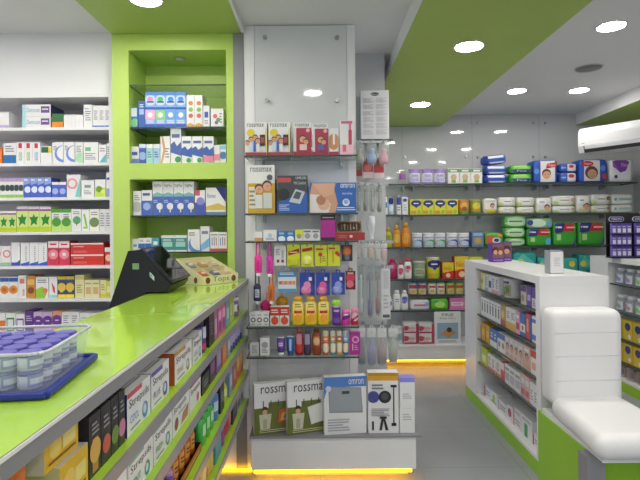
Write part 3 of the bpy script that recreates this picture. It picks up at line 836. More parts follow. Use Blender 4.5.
rowN3 = [
    ('white carton with grey face drawing', 'box', 133, 141, 191, (WH, [C(.45, .35, .22, '#b8b8bc'), L(.15, .6, .85, .85, 3)])),
    ('blue and white wide carton', 'box', 141.3, 152, 190, (WH, [R(0, 0, 1, .58, '#4a68b8'), C(.5, .35, .15, '#9fb4e6'), R(.12, .78, .8, .88, '#4a5a8a')])),
    ('tall white and blue carton', 'box', 152.3, 194, 181.3, tall, {'n': 4}),
    ('violet and blue carton with red corner', 'box', 194.6, 205, 190, (WH, [R(0, .0, 1, .5, '#4a5ab0'), R(0, .78, .5, 1, '#c85a6a'), C(.55, .55, .16, '#8a8ad0')])),
    ('wide white and yellow carton with navy corner', 'box', 205.5, 226, 187.5, (WH, [P([(.5, 1), (1, 1), (1, .45)], NV), P([(0, .3), (.6, .42), (1, .3), (1, .18), (0, .18)], '#d8b85a'), T('Ramax', .08, .62, .5, .78, '#4a5a8a'), R(0, 0, 1, .1, '#6a86a8')]), {'d': .14}),
]
row(rowN3, 3.035, NZ[2], 'lower niche glass shelf', 'from white shelves in lower niche', False)
tq = (WH, [R(.0, .1, 1, .85, '#3f8f8a'), R(.12, .3, .88, .6, '#9fd0c8'), L(.15, .64, .8, .78, 2, WH)])
rowN4 = [
    ('tiny white carton', 'box', 132, 138, 239, (WH, [R(.2, .4, .8, .6, '#8a9ab8')])),
    ('small white carton with blue band', 'box', 138.3, 151.5, 238, (WH, [R(0, .25, 1, .6, '#3f68b0'), L(.2, .7, .8, .9, 2)]), {'n': 2}),
    ('small teal and navy carton', 'box', 151.8, 159, 238, ('#4a98a4', [R(0, 0, 1, .3, '#2f4a8a'), R(.2, .5, .8, .75, WH)])),
    ('teal framed carton', 'box', 161, 187, 235.5, tq, {'n': 2}),
    ('white carton with blue swoosh', 'box', 187.5, 200, 229.5, (WH, [C(.8, .3, .42, '#5f90cc'), C(.95, .45, .4, WH), L(.1, .7, .6, .9, 2)])),
    ('taller white carton with sky blue swoosh', 'box', 200.3, 209.5, 226.5, (WH, [P([(0, 0), (1, .2), (1, .55), (0, .25)], '#7fb4e0'), R(.15, .7, .85, .82, '#8a8aa0')])),
    ('white carton with two blue figures', 'box', 210, 227, 232, (WH, [R(0, 0, 1, .14, '#c85a5a'), R(.2, .3, .28, .7, '#3f5fae'), R(.45, .3, .53, .75, '#3f5fae'), R(.7, .3, .78, .7, '#c84a4a'), L(.1, .8, .9, .92, 1)]), {'n': 2}),
]
row(rowN4, 3.035, NZ[3], 'lowest niche glass shelf', 'from white shelves on lowest niche glass', False)

# ---- partition: boxes on the two upper glass shelves
fam = lambda u, v: sum([face(u + dx, v + dy, .085) + [R(u + dx - .08, .12, u + dx + .08, v + dy - .09, c)] for dx, dy, c in ((-.28, -.06, '#e4e6ea'), (-.1, .04, '#c8d4e8'), (.1, .1, '#3f68b8'), (.22, .0, '#e0e0e0'))], [])
bp = (WH, [T('rossmax', .08, .86, .86, .96, '#3a3a40'), C(.25, .68, .12, '#d8c53a')] + fam(.36, .44) + [R(.68, .3, .92, .62, '#3a2226'), R(.72, .38, .88, .54, '#a04a4a'), R(0, 0, 1, .1, '#a03a48'), R(.94, .1, 1, .8, '#d8c86a')])
rb = lambda c2: (WH, [R(.0, 0, 1, .16, '#a02c40'), R(.16, .12, 1, .84, '#a83048'), T('rossmax', .1, .88, .9, .97, '#4a4a50'), R(.0, .12, .16, .84, '#d8cfd2')] + face(.52, .5, .12) + face(.7, .42, .09) + [R(.35, .16, .75, .34, c2), C(.82, .76, .06, '#e6b0b8')])
P1 = [
    ('white and yellow carton with smiling family', 'box', 245, 267.3, 122, bp, {'n': 1, 'd': .1, 'side': '#d8cfa0'}),
    ('white and yellow carton with smiling family', 'box', 268, 290.5, 122, bp, {'d': .1, 'side': '#d8cfa0'}),
    ('red and white carton with mother and child', 'box', 293, 311.5, 122.5, rb('#e0c0c0'), {'d': .09}),
    ('red carton with child in blue', 'box', 312, 328.5, 123.5, rb('#5a5aa8'), {'d': .09}),
    ('narrow white and red carton', 'box', 329, 338.5, 128, (WH, [R(0, 0, 1, .14, '#a82c3a'), C(.5, .5, .3, '#c88a5a', .7), R(.4, .4, .62, .8, WH)]), {'d': .06}),
    ('pink and white carton with bottle picture', 'box', 339.5, 354, 120, (WH, [R(0, 0, 1, .3, '#ecc0cc'), R(.62, .3, .86, .72, '#c03a5a'), R(.66, .72, .82, .9, '#d86a88'), R(.1, .9, .9, .97, '#c85a8a'), R(.2, .1, .45, .3, '#d86a88')]), {'d': .06}),
]
row(P1, 2.83, PZ[0], 'top partition shelf', 'from niche on top partition shelf', False, jit=.0)
P2 = [
    ('large golden carton with couple', 'box', 247, 275, 165, (WH, [R(0, 0, 1, .62, '#c9a02a'), T('rossmax', .1, .86, .9, .95, '#4c4c52'), R(.02, .64, .25, .78, WH), R(.04, .1, .3, .55, '#ded6c0'), L(.06, .14, .28, .5, 4)] + face(.42, .5, .1) + face(.72, .56, .11) + [R(.3, .1, .55, .38, '#d8d8d8'), R(.58, .1, .9, .42, '#c8cccc'), C(.82, .74, .06, '#5a5a60')]), {'d': .12, 'side': '#d0cfc8'}),
    ('dark grey and blue carton with pressure monitor', 'box', 277, 308, 175.5, ('#3f444c', [R(0, 0, 1, .3, '#2f5fb0'), P([(0, .3), (1, .3), (1, .55)], '#2f5fb0'), R(0, .82, .45, .94, '#c04a4a'), T('OMRON', .6, .9, .95, .97, '#d8d8dc'), T('M3 Comfort', .55, .76, .95, .84, '#c8c8cc'), P([(.38, .3), (.75, .24), (.92, .56), (.6, .64)], '#b9bfca'), P([(.5, .4), (.72, .36), (.8, .54), (.62, .58)], '#4a5560'), C(.2, .5, .16, '#26282c'), L(.05, .06, .4, .24, 4, '#b8c8e8')]), {'d': .14}),
    ('wide blue carton with sleeping baby', 'box', 309, 357, 182.5, ('#2b62b4', [P([(0, 0), (.55, 0), (.6, .3), (.5, .98), (.05, .98), (0, .6)], '#c99a80'), P([(0, 0), (.4, 0), (.45, .3), (.2, .6), (0, .62)], '#d8d2d0'), C(.3, .28, .2, '#d9ab92'), C(.24, .42, .16, '#b07a60'), P([(.05, .98), (.3, .5), (.5, .62), (.56, .98)], '#d4a58c'), T('omron', .66, .82, .97, .96, '#e8ecf4'), T('duo baby', .7, .58, .92, .68, '#c8d8f0'), C(.78, .34, .12, '#dfe6f0'), C(.78, .36, .08, '#8ab0d8'), L(.58, .06, .98, .2, 2, '#c8d8f0')]), {'d': .15}),
]
row(P2, 2.825, PZ[1], 'second partition shelf', 'from niche on second partition shelf', False, jit=.0)
P3 = [
    ('little white carton with orange foot', 'box', 254.5, 262.5, 231.5, (WH, [R(0, 0, 1, .35, '#d8905a')]), {'d': .05}),
    ('white carton with small blue emblem', 'box', 263, 277, 230, (WH, [C(.5, .5, .2, '#a8c8e0'), L(.2, .1, .8, .3, 2)]), {'d': .05}),
    ('small blue carton with white arc', 'box', 277.3, 294.8, 231, ('#2f78b8', [C(.5, .2, .3, '#dfeaf4', 1.2), L(.2, .65, .8, .85, 2, WH)]), {'n': 2, 'd': .05}),
    ('small yellow topped white carton', 'box', 295.2, 303, 229.5, ('#dfe0d8', [R(0, .45, 1, 1, '#cfd63a'), C(.5, .4, .22, '#9aa06a')]), {'d': .05}),
    ('small grey and white carton', 'box', 303.3, 320, 229.5, ('#dcdcde', [C(.5, .42, .25, '#9a9ca2'), R(.1, .75, .9, .9, '#6a6c72')]), {'n': 2, 'd': .05}),
    ('magenta carton with black top and foot', 'box', 320.5, 335.5, 215, ('#a8248c', [R(0, .8, 1, 1, '#2a2230'), R(0, 0, 1, .12, '#2a2230'), L(.1, .86, .9, .94, 1, '#c8b8c8')]), {'d': .06}),
]
row(P3, 2.825, PZ[2], 'third partition shelf', 'from niche on third partition shelf', False, jit=0)
# tool display tray
x0, z_ = at(336, 240, 2.82); x1 = X(363.5, 2.82, 240)
t = thing('tweezer_display', 'brown counter display with dark grooming tools and red front on partition shelf', 'display box', ((x0 + x1) / 2, 2.86, PZ[2] + .001))
w = (x1 - x0) / 2; h = Z(221.5, 2.82, 350) - PZ[2]
b = MB(); b.prism([(-.03, 0), (.045, 0), (.045, h), (.025, h), (-.01, .045), (-.03, .045)], 'x', -w + .006, w - .006, '#8a6a48'); b.build('tray', t)
b = MB(); sf = lambda u, v, e: ((2 * u - 1) * (w - .012), -.01 + .035 * v - e, .045 + (h - .045) * v)
b.decor([R(.1, .1, .9, .9, '#2a2420'), C(.1, .5, .38, '#2a2420', .6), C(.9, .5, .38, '#2a2420', .6)] + [R(.15 + .13 * i, .2, .2 + .13 * i, .8, '#9a8468' if i % 2 else '#6a5a48') for i in range(6)] + [C(.3, .65, .1, '#a89070'), C(.7, .4, .1, '#a89070')], sf, 2, 1, .001)
b.build('tool_card', t)
b = MB(); b.box(-w - .004, w + .008, -.036, -.0305, 0, .044, '#9a2a30'); b.decor([C(.55, .5, .18, '#d8c8b0'), L(.1, .3, .4, .7, 2, '#c86a6a')], lambda u, v, e: ((2 * u - 1) * w, -.036 - e, .044 * v), 3); b.build('front_panel', t)


def peg(x, y0, y1, z, name='peg_hook', parent=None):
    b = MB(); b.tube([(0, 0, 0), (0, y0 - y1, 0), (0, y0 - y1 - .004, .012)], .0022, 'steel', 6)
    return b


HOOKS = []
def hang_row(items, d, ref, shelf, wall_y, rev=False):
    """Cards on wire pegs; the peg is a part of the card's own peg thing."""
    n = len(items); k = 0
    for it in items:
        look, x0, x1, y0, y1, (base, spec) = it[:6]; o = dict(it[6]) if len(it) > 6 else {}
        k += 1
        xa, zt = at(x0, y0, d); xb, zb = at(x1, y1, d)
        w, h = xb - xa, zt - zb; cx = (xa + xb) / 2
        cat = o.pop('cat', 'hanging card'); nm = o.pop('name', 'hanging_card')
        mk = o.pop('mk', None)
        if mk: r = mk(w, h, o)
        else: r = mk_card(nm, w, .003, h, base, spec, o)
        r.location = (cx, d, zb)
        tag(r, f"{look}, {ORD[(n - k + 1) if rev else k]} {ref}", cat, f"{cat} on the {shelf}")
        b = MB(); b.tube([(cx, wall_y - .001, zt + .0085), (cx, d - .025, zt + .0085), (cx, d - .028, zt + .018)], .0022, 'steel', 6)
        hk = b.build('peg_hook')
        tag(hk, f"thin wire peg holding the {ORD[(n - k + 1) if rev else k]} item {ref}", 'hook', f"wire pegs of the {shelf}")


def mk_strap_bottle(c, cap, label=None):
    def f(w, h, o):
        root = thing('strap_bottle')
        m = MB(); bw = w * .5; hb = h * .58
        m.lathe([(0, .1 * h), (bw * .85, .105 * h), (bw, .14 * h), (bw, .1 * h + hb * .85), (bw * .6, .1 * h + hb)], c, 14, sy=.5)
        if label: m.decor([R(.1, .25, .9, .8, label), L(.2, .35, .8, .7, 3, '#7a7a88')], cyl_surf(bw, hb * .85, .5, 1.6, .1 * h), 1, 6, .001)
        else: m.decor([L(.3, .15, .7, .85, 5, '#8a2a4a')], cyl_surf(bw, hb * .85, .5, 1.6, .1 * h), 1, 6, .001)
        m.build('bottle_body', root)
        m = MB(); m.lathe([(bw * .6, 0), (bw * .62, .002), (bw * .62, .1 * h)], cap, 12); m.build('cap', root)
        m = MB(); ph = .1 * h + hb; top = h + .012
        m.tube([(-bw * .5, 0, ph * .96), (-bw * .45, 0, top - .012), (-.006, 0, top), (.006, 0, top), (bw * .45, 0, top - .012), (bw * .5, 0, ph * .96)], .004, c, 6); m.build('strap', root)
        return root
    return f


ylw = lambda extra: ('#d2d822', [R(.0, .9, 1, 1, '#e0e446'), C(.5, .95, .035, '#7a7a30')] + extra)
H1 = [
    ('neon pink strap bottle with white cap', 254.3, 262, 245, 276, ('', []), {'cat': 'bottle', 'mk': mk_strap_bottle('#f02fa0', '#ece8ea')}),
    ('neon pink and violet strap bottle', 266.3, 273, 245, 277, ('', []), {'cat': 'bottle', 'mk': mk_strap_bottle('#e335b8', '#ece8ea')}),
    ('white card with dark lip balms', 274.3, 286, 245.5, 265.5, ('#dcdcde', [R(.2, .15, .42, .3, '#8a2a38'), R(.6, .15, .82, .3, '#8a2a38'), R(.62, .35, .8, .75, '#a8a8ae'), L(.12, .5, .5, .85, 4)])),
    ('lime yellow card with red band and lip balm', 287, 300, 244.5, 266.5, ylw([P([(.1, .5), (.95, .62), (.95, .82), (.1, .68)], '#a8202c'), L(.2, .6, .8, .7, 1, '#f0d0a0')]), {'blister': (.15, .06, .9, .36, .014, '#c4cc20')}),
    ('lime yellow card with red band and round pot', 301, 313.5, 244.5, 266.5, ylw([P([(.08, .66), (.92, .74), (.92, .88), (.08, .8)], '#a8202c'), C(.5, .32, .2, '#eef0a0')]), {'blister': (.25, .1, .75, .38, .012, '#e4e66a')}),
    ('lime yellow card with single cherry', 314.8, 327, 245, 266, ylw([C(.45, .55, .1, '#c82a2a'), R(.4, .15, .52, .45, '#a89a20'), R(.1, .76, .7, .84, '#b03030'), L(.62, .2, .9, .5, 3, '#8a8a20')])),
    ('lime yellow card with cherry and red heart', 327.8, 340, 244.5, 266, ylw([C(.75, .6, .09, '#c82a2a'), C(.88, .52, .08, '#c82a2a'), R(.35, .15, .5, .7, '#b8ac28'), R(.08, .78, .6, .86, '#b03030')])),
    ('dark oval blister of orange clips', 341.5, 352.5, 245, 261, ('#2c2220', [C(.5, .6, .3, '#a8502a', .9), C(.5, .6, .2, '#c8763a', .9), C(.5, .22, .16, '#5a6a8a'), R(.2, .84, .8, .94, '#8a3a30')])),
]
hang_row(H1, 2.86, 'from niche in upper hanging line', 'upper hanging line', PY - .012)
blp = lambda c: ('#2b45a4', [P([(.55, .5), (.95, .45), (.95, .95), (.7, .95)], '#1f2f80'), C(.42, .22, .22, c), C(.5, .45, .16, c), C(.36, .16, .09, '#f0f0f4'), L(.6, .55, .8, .9, 1, WH)])
H2 = [
    ('dark navy strap bottle with pale label', 253.5, 261, 274, 304, ('', []), {'cat': 'bottle', 'mk': mk_strap_bottle('#27324e', '#c8c8cc', '#b8c0cc')}),
    ('orange strap bottle with white cap', 268, 274.5, 274, 304, ('', []), {'cat': 'bottle', 'mk': mk_strap_bottle('#d4702a', '#e0d8d2')}),
    ('blue and white card with family faces', 278, 296, 271, 292, ('#d8dde6', [R(0, .72, 1, 1, '#2f86c0'), R(0, .0, 1, .16, '#4a9ad0'), R(.05, .36, .95, .52, '#c87a5a'), L(.1, .8, .9, .94, 2, WH), C(.3, .44, .08, SK), C(.55, .44, .08, SK), C(.8, .44, .08, SK)])),
    ('blue card with large pink ball', 299.5, 315, 272.5, 295, blp('#e08ab8'), {'blister': (.2, .08, .62, .34, .016, '#dc86b4')}),
    ('blue card with pink ball and pink face', 316, 330, 272.5, 295, blp('#d8609c'), {'blister': (.2, .08, .62, .34, .016, '#e08ab8')}),
    ('blue card with pale violet ball', 331.5, 345, 272.5, 294.5, blp('#8f9ad8'), {'blister': (.15, .08, .6, .36, .016, '#9aa4dc')}),
    ('dark red oval blister of clips', 345.5, 355.5, 271, 289.5, ('#5a1a24', [C(.5, .65, .26, '#c03a4a', .9), C(.45, .3, .2, '#d86a7a'), R(.2, .84, .8, .93, '#c8a8a0')])),
]
hang_row(H2, 2.875, 'from niche in lower hanging line', 'lower hanging line', PY - .012)

# ---- partition: bottles on the two lower glass shelves
ysh = ('#e2c62c', [C(.5, .55, .3, '#efe08a', .9), R(.15, .42, .85, .52, '#c83a2a'), C(.5, .26, .14, '#e8a02a'), L(.25, .62, .75, .78, 2, '#a88a20')])
tom = ('#dcdcdc', [R(0, .55, 1, 1, '#b8302c'), C(.5, .28, .22, '#d8502a', .9), R(.44, .46, .56, .56, '#4a7a2a'), L(.12, .66, .88, .9, 2, '#f0d8d0')])
P4 = [
    ('white carton with dark drop symbol', 'box', 250, 269, 312.5, (WH, [C(.5, .45, .18, '#5a5a60'), C(.5, .45, .1, WH), L(.2, .75, .8, .88, 1), L(.2, .08, .8, .2, 1)]), {'n': 3, 'd': .06}),
    ('red and white carton with tomato', 'box', 270, 289.2, 307, tom, {'n': 2, 'd': .06}),
    ('yellow shampoo bottle with golden cap', 'bottle', 291.5, 330, 297, ysh, {'n': 3, 'shape': 'rounded', 'cap': '#d8a02a'}),
    ('purple tin with tall lime cap', 'bottle', 332, 341, 300.5, ('#5a2f8e', [L(.15, .5, .85, .85, 2, '#c8b0e0'), R(0, .1, 1, .3, '#7a4aae')]), {'shape': 'aerosol', 'cap': '#8fd02f', 'cat': 'spray can', 'name': 'spray_can'}),
    ('hot pink can with purple band', 'bottle', 341.8, 350.5, 310.5, ('#dc3aa4', [P([(0, .3), (1, .5), (1, .75), (0, .55)], '#6a2a7a'), L(.2, .62, .8, .8, 1, WH)]), {'shape': 'aerosol', 'cap': '#e06ab8', 'cat': 'spray can', 'name': 'spray_can'}),
    ('red and pink can with white swirl', 'bottle', 351, 359, 308.5, ('#c42a4a', [C(.5, .5, .26, '#e8b0c0'), P([(0, .2), (1, .5), (1, .62), (0, .34)], '#7a1f4a')]), {'shape': 'aerosol', 'cap': '#d88aa8', 'cat': 'spray can', 'name': 'spray_can'}),
]
row(P4, 2.83, PZ[3], 'shampoo shelf', 'from niche on shampoo shelf', False, jit=0)
sp = lambda c, c2: (c, [R(0, .55, 1, .8, c2), C(.5, .3, .2, '#e8d8c0'), L(.2, .6, .8, .75, 1, WH)])
P5 = [
    ('slanted white carton with grey print', 'box', 250, 259, 342.5, ('#c9cacc', [L(.2, .2, .8, .8, 4)]), {'d': .06}),
    ('white carton with round grey seal', 'box', 260, 269.5, 338, (WH, [C(.5, .6, .18, '#a8a8ae'), L(.2, .15, .8, .4, 3)]), {'d': .06}),
    ('purple tube with white cap', 'tube', 276.5, 285, 337.5, ('#5b3390', [R(.15, .35, .85, .7, '#8a6ab8'), L(.2, .42, .8, .62, 2, WH), R(0, .92, 1, 1, '#d8d0e0')]), {}),
    ('deep blue tube with white stripe', 'tube', 286, 294.5, 336.5, ('#25549a', [R(.35, .1, .65, .8, '#9fc0e0'), R(0, .92, 1, 1, '#d0d8e4')]), {'cap': '#2a4a80'}),
    ('dark red bottle with pink label', 'bottle', 295, 303, 328.5, ('#8e2334', [R(.1, .4, .9, .8, '#c88a94'), C(.5, .25, .16, '#c83a3a')]), {'shape': 'rounded', 'cap': '#b04a5a'}),
    ('dusky violet bottle with grey label', 'bottle', 303.4, 311, 328.5, ('#4a3550', [R(.1, .4, .9, .8, '#9a92a8')]), {'shape': 'rounded', 'cap': '#6a5a74'}),
    ('amber brown bottle with orange label', 'bottle', 312, 321, 328.5, ('#8a4020', [R(.1, .35, .9, .7, '#c86a3a'), C(.5, .52, .14, '#d8b08a')]), {'shape': 'rounded', 'cap': '#6a3420'}),
    ('orange red spray can', 'bottle', 322.5, 329, 331.5, sp('#d4542a', '#e08a3a'), {'shape': 'aerosol', 'cap': '#d8c8b0', 'cat': 'spray can', 'name': 'spray_can'}),
    ('teal and orange spray can', 'bottle', 330, 336, 331.5, sp('#3aa0a8', '#d89a5a'), {'shape': 'aerosol', 'cap': '#d0d0c8', 'cat': 'spray can', 'name': 'spray_can'}),
    ('yellow orange spray can', 'bottle', 336.5, 342.5, 331, sp('#d8a02c', '#b86a2a'), {'shape': 'aerosol', 'cap': '#d8d0c0', 'cat': 'spray can', 'name': 'spray_can'}),
    ('cobalt blue spray can', 'bottle', 343, 348.8, 331, sp('#3468b8', '#8ab0d8'), {'shape': 'aerosol', 'cap': '#b0bcd0', 'cat': 'spray can', 'name': 'spray_can'}),
    ('magenta sachet pack with white loop print', 'box', 349.5, 360.5, 332.5, ('#a82a8c', [C(.55, .68, .16, '#d89ac8'), C(.55, .68, .09, '#a82a8c'), R(.25, .2, .32, .5, WH), L(.45, .2, .8, .45, 3, '#d89ac8')]), {'d': .03}),
]
row(P5, 2.83, PZ[4], 'lowest partition shelf', 'from niche on lowest partition shelf', False, jit=0)
# scrubbing puffs hanging between the two lower lines
for i, (px, py, r, c, lb) in enumerate(((266, 306, .036, '#b8246a', 'fluffy magenta bath puff hanging behind red tomato cartons'), (282, 302, .036, '#a87a1a', 'golden brown bath puff hanging behind yellow shampoo bottles'))):
    x, z = at(px, py, 2.93); m = MB(); m.v = []
    t = thing('bath_puff', lb, 'bath puff', (x, 2.93, z))
    n = 16; rg = 11; vs = []
    for j in range(rg + 1):
        for k in range(n):
            a = PI * j / rg; b_ = 2 * PI * k / n; rr = r * (.86 + .16 * random.random())
            vs.append((rr * math.sin(a) * math.cos(b_), rr * math.sin(a) * math.sin(b_), rr * math.cos(a)))
    m.add(vs, [(j * n + k, j * n + (k + 1) % n, (j + 1) * n + (k + 1) % n, (j + 1) * n + k) for j in range(rg) for k in range(n)], c + '/m'); m.build('mesh_ball', t)
    m = MB(); m.tube([(0, 0, r * .9), (.004, .01, r + .03), (0, .052, r + .035)], .002, c, 6); m.build('loop', t)

# ---- boxes on the plinth
ros = (WH, [R(0, 0, 1, .52, '#66702c'), T('rossmax', .14, .8, 1.0 - .12, .93, '#2c2c30'), R(.3, .5, .72, .62, '#66702c')] + [R(.18 + .16 * i, .53, .2 + .16 * i, .66, '#4a4a40') for i in range(5)] + [C(.22, .5, .05, HA), C(.22, .44, .05, SK), P([(.12, .1), (.32, .1), (.36, .4), (.1, .4)], '#c9c8b0'), R(.18, .12, .26, .3, '#a8a890'), L(.1, .03, .9, .1, 2, '#c8c8a0')])
ros1 = (WH, ros[1] + [P([(.48, .2), (.9, .26), (.96, .52), (.52, .46)], '#c85a3a'), P([(.54, .24), (.84, .29), (.88, .44), (.58, .4)], '#d8b03a'), P([(.6, .28), (.8, .31), (.84, .38), (.64, .36)], '#3f68b0')])
ros2 = (WH, ros[1] + [P([(.5, .16), (.96, .24), (.98, .62), (.42, .5)], '#d9d9d6'), P([(.52, .18), (.94, .255), (.955, .6), (.45, .49)], '#e2e2e0')])
PBL = [
    ('white and olive scale box with coloured scale', 'box', 252, 302, 383.5, ros1, {'d': .044}),
    ('white and olive scale box with white scale', 'box', 286, 336, 381.5, ros2, {'d': .044}),
    ('white and blue box picturing silver bathroom scale', 'box', 322, 366, 376.5, (WH, [P([(0, .62), (.16, 1), (0, 1)], '#4f7fc8'), R(0, .82, 1, 1, '#4f7fc8'), T('omron', .58, .86, .94, .95, WH), P([(.12, .38), (.92, .36), (.88, .8), (.1, .84)], '#8a9098'), P([(.14, .4), (.9, .385), (.865, .785), (.12, .82)], '#9aa0a8'), R(.42, .7, .6, .75, '#3a3f46'), C(.1, .8, .05, '#c8d8f0'), L(.08, .05, .6, .28, 5, '#a8aab0')]), {'d': .05}),
    ('white box picturing black walking stick', 'box', 367.5, 399, 373, (WH, [R(0, .87, 1, 1, '#d8a02a'), R(.0, .95, 1, 1, '#b8861f'), C(.17, .6, .1, '#4a4a94'), C(.55, .6, .105, '#2c2c30'), C(.55, .61, .06, '#4f5254'), R(.82, .16, .86, .8, '#2a2a2c'), R(.74, .76, .94, .8, '#2a2a2c'), R(.76, .12, .92, .17, '#2a2a2c'), R(.12, .05, .18, .2, '#2a2a2c'), P([(.36, .05), (.44, .05), (.52, .26), (.44, .26)], '#2a2a2c'), P([(.56, .05), (.66, .05), (.54, .26), (.48, .26)], '#2a2a2c'), R(.38, .24, .6, .28, '#2a2a2c'), L(.1, .28, .7, .42, 5, '#9a9aa0'), L(.12, .72, .5, .83, 2, '#7a7a80')]), {'d': .07}),
    ('lower square white box of two', 'box', 399.5, 415, 408.5, (WH, [L(.2, .5, .8, .8, 3, '#b8b8be')]), {'d': .07}),
    ('upper square white box with lilac top', 'box', 399.5, 415, 378, (WH, [R(0, .86, 1, 1, '#8a8ae0'), L(.2, .3, .8, .5, 3, '#b8b8be')]), {'d': .07, 'on': 1, 'top': '#8a8ae0'}),
]
row(PBL, 2.86, z1p, 'display plinth', 'from service counter on low display plinth', False, jit=0)
for look, fx, th in (('white and olive scale box with coloured', -.372, .29), ('white and olive scale box with white', -.183, .29), ('white and blue box picturing', .026, .12)):
    for o in COL.objects:       # the three thin boxes stand turned, one half behind the next
        if o.get('label', '').startswith(look):
            xs = [v.co.x for v in o.data.vertices]; w_ = max(xs); d_ = max(v.co.y for v in o.data.vertices)
            o.location.x = fx + w_ * math.cos(th) - d_ * math.sin(th); o.location.y = 2.842 + w_ * math.sin(th) + d_ * math.cos(th); o.rotation_euler = (0, 0, th)

# ---- things hanging at the pillar beside the partition
def rail(z, y, x0, x1, lb):
    t = thing('peg_rail', lb, 'rail', ((x0 + x1) / 2, y, z), 0, 'peg rails beside the partition')
    w = (x1 - x0) / 2
    b = MB(); b.box(-w, w, -.004, .004, -.01, .01, 'steel'); b.build('crossbar', t)
    for s_ in (-.7, .7):
        b = MB(); b.box(s_ * .1 - .006, s_ * .1 + .006, .0045, 3.499 - y, -.006, .006, 'steel'); b.build('arm', t)


def bag(c_in, spec=None, shape='plush', film='plastic_film', header=None):
    """See-through bag with its content."""
    def f(w, h, o):
        root = thing('clear_bag')
        m = MB(); m.soft(w, .035, h * .93, film, 3.2, 7); m.box(-w * .46, w * .46, -.001, .001, h * .76, h, film if not header else header)
        for a in ((-.012, -.006, h, h + .016), (.006, .012, h, h + .016), (-.006, .006, h + .011, h + .016)): m.box(a[0], a[1], -.001, .001, a[2], a[3], film if not header else header)
        m.build('bag_film', root)
        m = MB(); q = w * .42
        if shape == 'plush':
            m.lathe([(0, .12 * h), (q * .8, .14 * h), (q, .3 * h), (q * .75, .48 * h), (q * .4, .54 * h), (q * .62, .64 * h), (q * .5, .74 * h), (0, .78 * h)], c_in, 12, sy=.36)
        elif shape == 'bottle':
            m.lathe([(0, .06 * h), (q, .07 * h), (q, .45 * h), (q * .6, .58 * h), (q * .6, .62 * h), (q * .3, .72 * h), (0, .76 * h)], c_in, 12, sy=.4)
        elif shape == 'stick':
            m.lathe([(0, .05 * h), (q * .7, .06 * h), (q * .7, .34 * h), (q * .3, .4 * h), (q * .3, .8 * h), (q * .5, .84 * h), (0, .88 * h)], c_in, 10, sy=.7)
        else:
            m.rbox(-q, q, -.009, .009, .1 * h, .7 * h, c_in, .006, 3)
        m.build('content', root)
        return root
    return f


B_ = lambda look, x0, x1, y0, y1, c, sh='plush', **k: (look, x0, x1, y0, y1, ('', []), dict(cat='bag', mk=bag(c, None, sh, k.get('film', 'plastic_film'), k.get('header'))))
RY = 3.36
xr0, xr1 = .25, .475
for py, lb in ((141.5, 'steel rail holding the three bags below the tall carton'), (160, 'short steel rail holding red topped cards beside the partition'), (184, 'steel rail holding four long clear bags'), (242, 'steel rail holding five small white bags'), (267, 'steel rail holding long brush bags'), (326, 'lowest steel rail holding four bottle bags')):
    rail(Z(py, RY, 372), RY, xr0, xr1 + (.03 if py > 200 else .0), lb)
hr = 'from partition on '
hang_row([B_('clear bag with grey soft toy', 353.5, 365, 142.5, 166, '#a9ab9c'), B_('clear bag with pale blue soft toy', 366, 377.5, 142.5, 166, '#9fb8e6'), B_('clear bag with pink soft toy', 378, 389.5, 142.5, 167, '#e8a4b4')], 3.30, hr + 'rail below tall carton', 'top peg rail', RY - .004)
hang_row([('olive and red card with clip', 354, 362, 161, 176, ('#5a5a40', [R(0, 0, 1, .4, '#a03434'), C(.5, .6, .2, '#8a8a6a')])), ('bright red card with pink foot', 363, 373, 161, 178, ('#b8323a', [R(0, 0, 1, .36, '#dcc0cc'), C(.5, .6, .22, '#d86a6a')])), ('red card with dark corner', 374, 384, 160.5, 178, ('#c03a40', [R(0, 0, 1, .3, '#e0d0d8'), P([(0, 1), (.5, 1), (0, .6)], '#5a2a2a')]))], 3.33, hr + 'rail of red cards', 'red card rail', RY - .004)
hang_row([B_('long clear bag with grey straws', 355, 361.5, 185.5, 212, '#b0aca8', 'stick', film='plastic_clear'), B_('long clear bag with taupe brush', 362, 368.5, 185.5, 212, '#a09890', 'stick', film='plastic_clear'), B_('long clear bag with pale tubes', 369, 375.5, 185.5, 213, '#c4c0bc', 'stick', film='plastic_clear'), B_('long clear bag with brown grey brush', 376, 382.5, 185.5, 213, '#a89c94', 'stick', film='plastic_clear')], 3.30, hr + 'rail of long clear bags', 'long bag rail', RY - .004)
hang_row([B_('white bag with rosy cup', 355, 361, 243.5, 259, '#e0c8c8', 'block', header='#d8d8da'), B_('white bag with little spoon', 361.5, 367.5, 243.5, 260, '#d0d0d8', 'block', header='#d8d8da'), B_('white bag with peach teether', 368, 374, 243.5, 260, '#e2c4b4', 'block', header='#e0dcdc'), B_('white bag with pale sponge', 374.5, 380.5, 243.5, 261, '#d8d4d0', 'block', header='#e0dcdc'), B_('white bag with pink dummy', 381, 387.5, 243.5, 262, '#e4b8bc', 'block', header='#e0dcdc')], 3.29, hr + 'rail of small white bags', 'small bag rail', RY - .004)
hang_row([B_('clear bag with white brush and yellow foot', 357.5, 364.5, 268.5, 316, '#d8dce6', 'stick', film='plastic_clear'), B_('clear bag with violet tongs', 366, 374, 268.5, 318, '#9a90b4', 'stick', film='plastic_clear'), B_('clear bag with rosy brush', 374.5, 381, 268.5, 316, '#b88898', 'stick', film='plastic_clear'), ('tall narrow white carton card', 381.5, 390.5, 268.5, 319, ('#d9dadc', [R(.1, .03, .9, .09, '#5a5a60'), R(.2, .6, .8, .95, '#c4c6ca'), L(.2, .2, .8, .5, 4, '#b4b4ba')]))], 3.28, hr + 'rail of long brushes', 'brush rail', RY - .004)
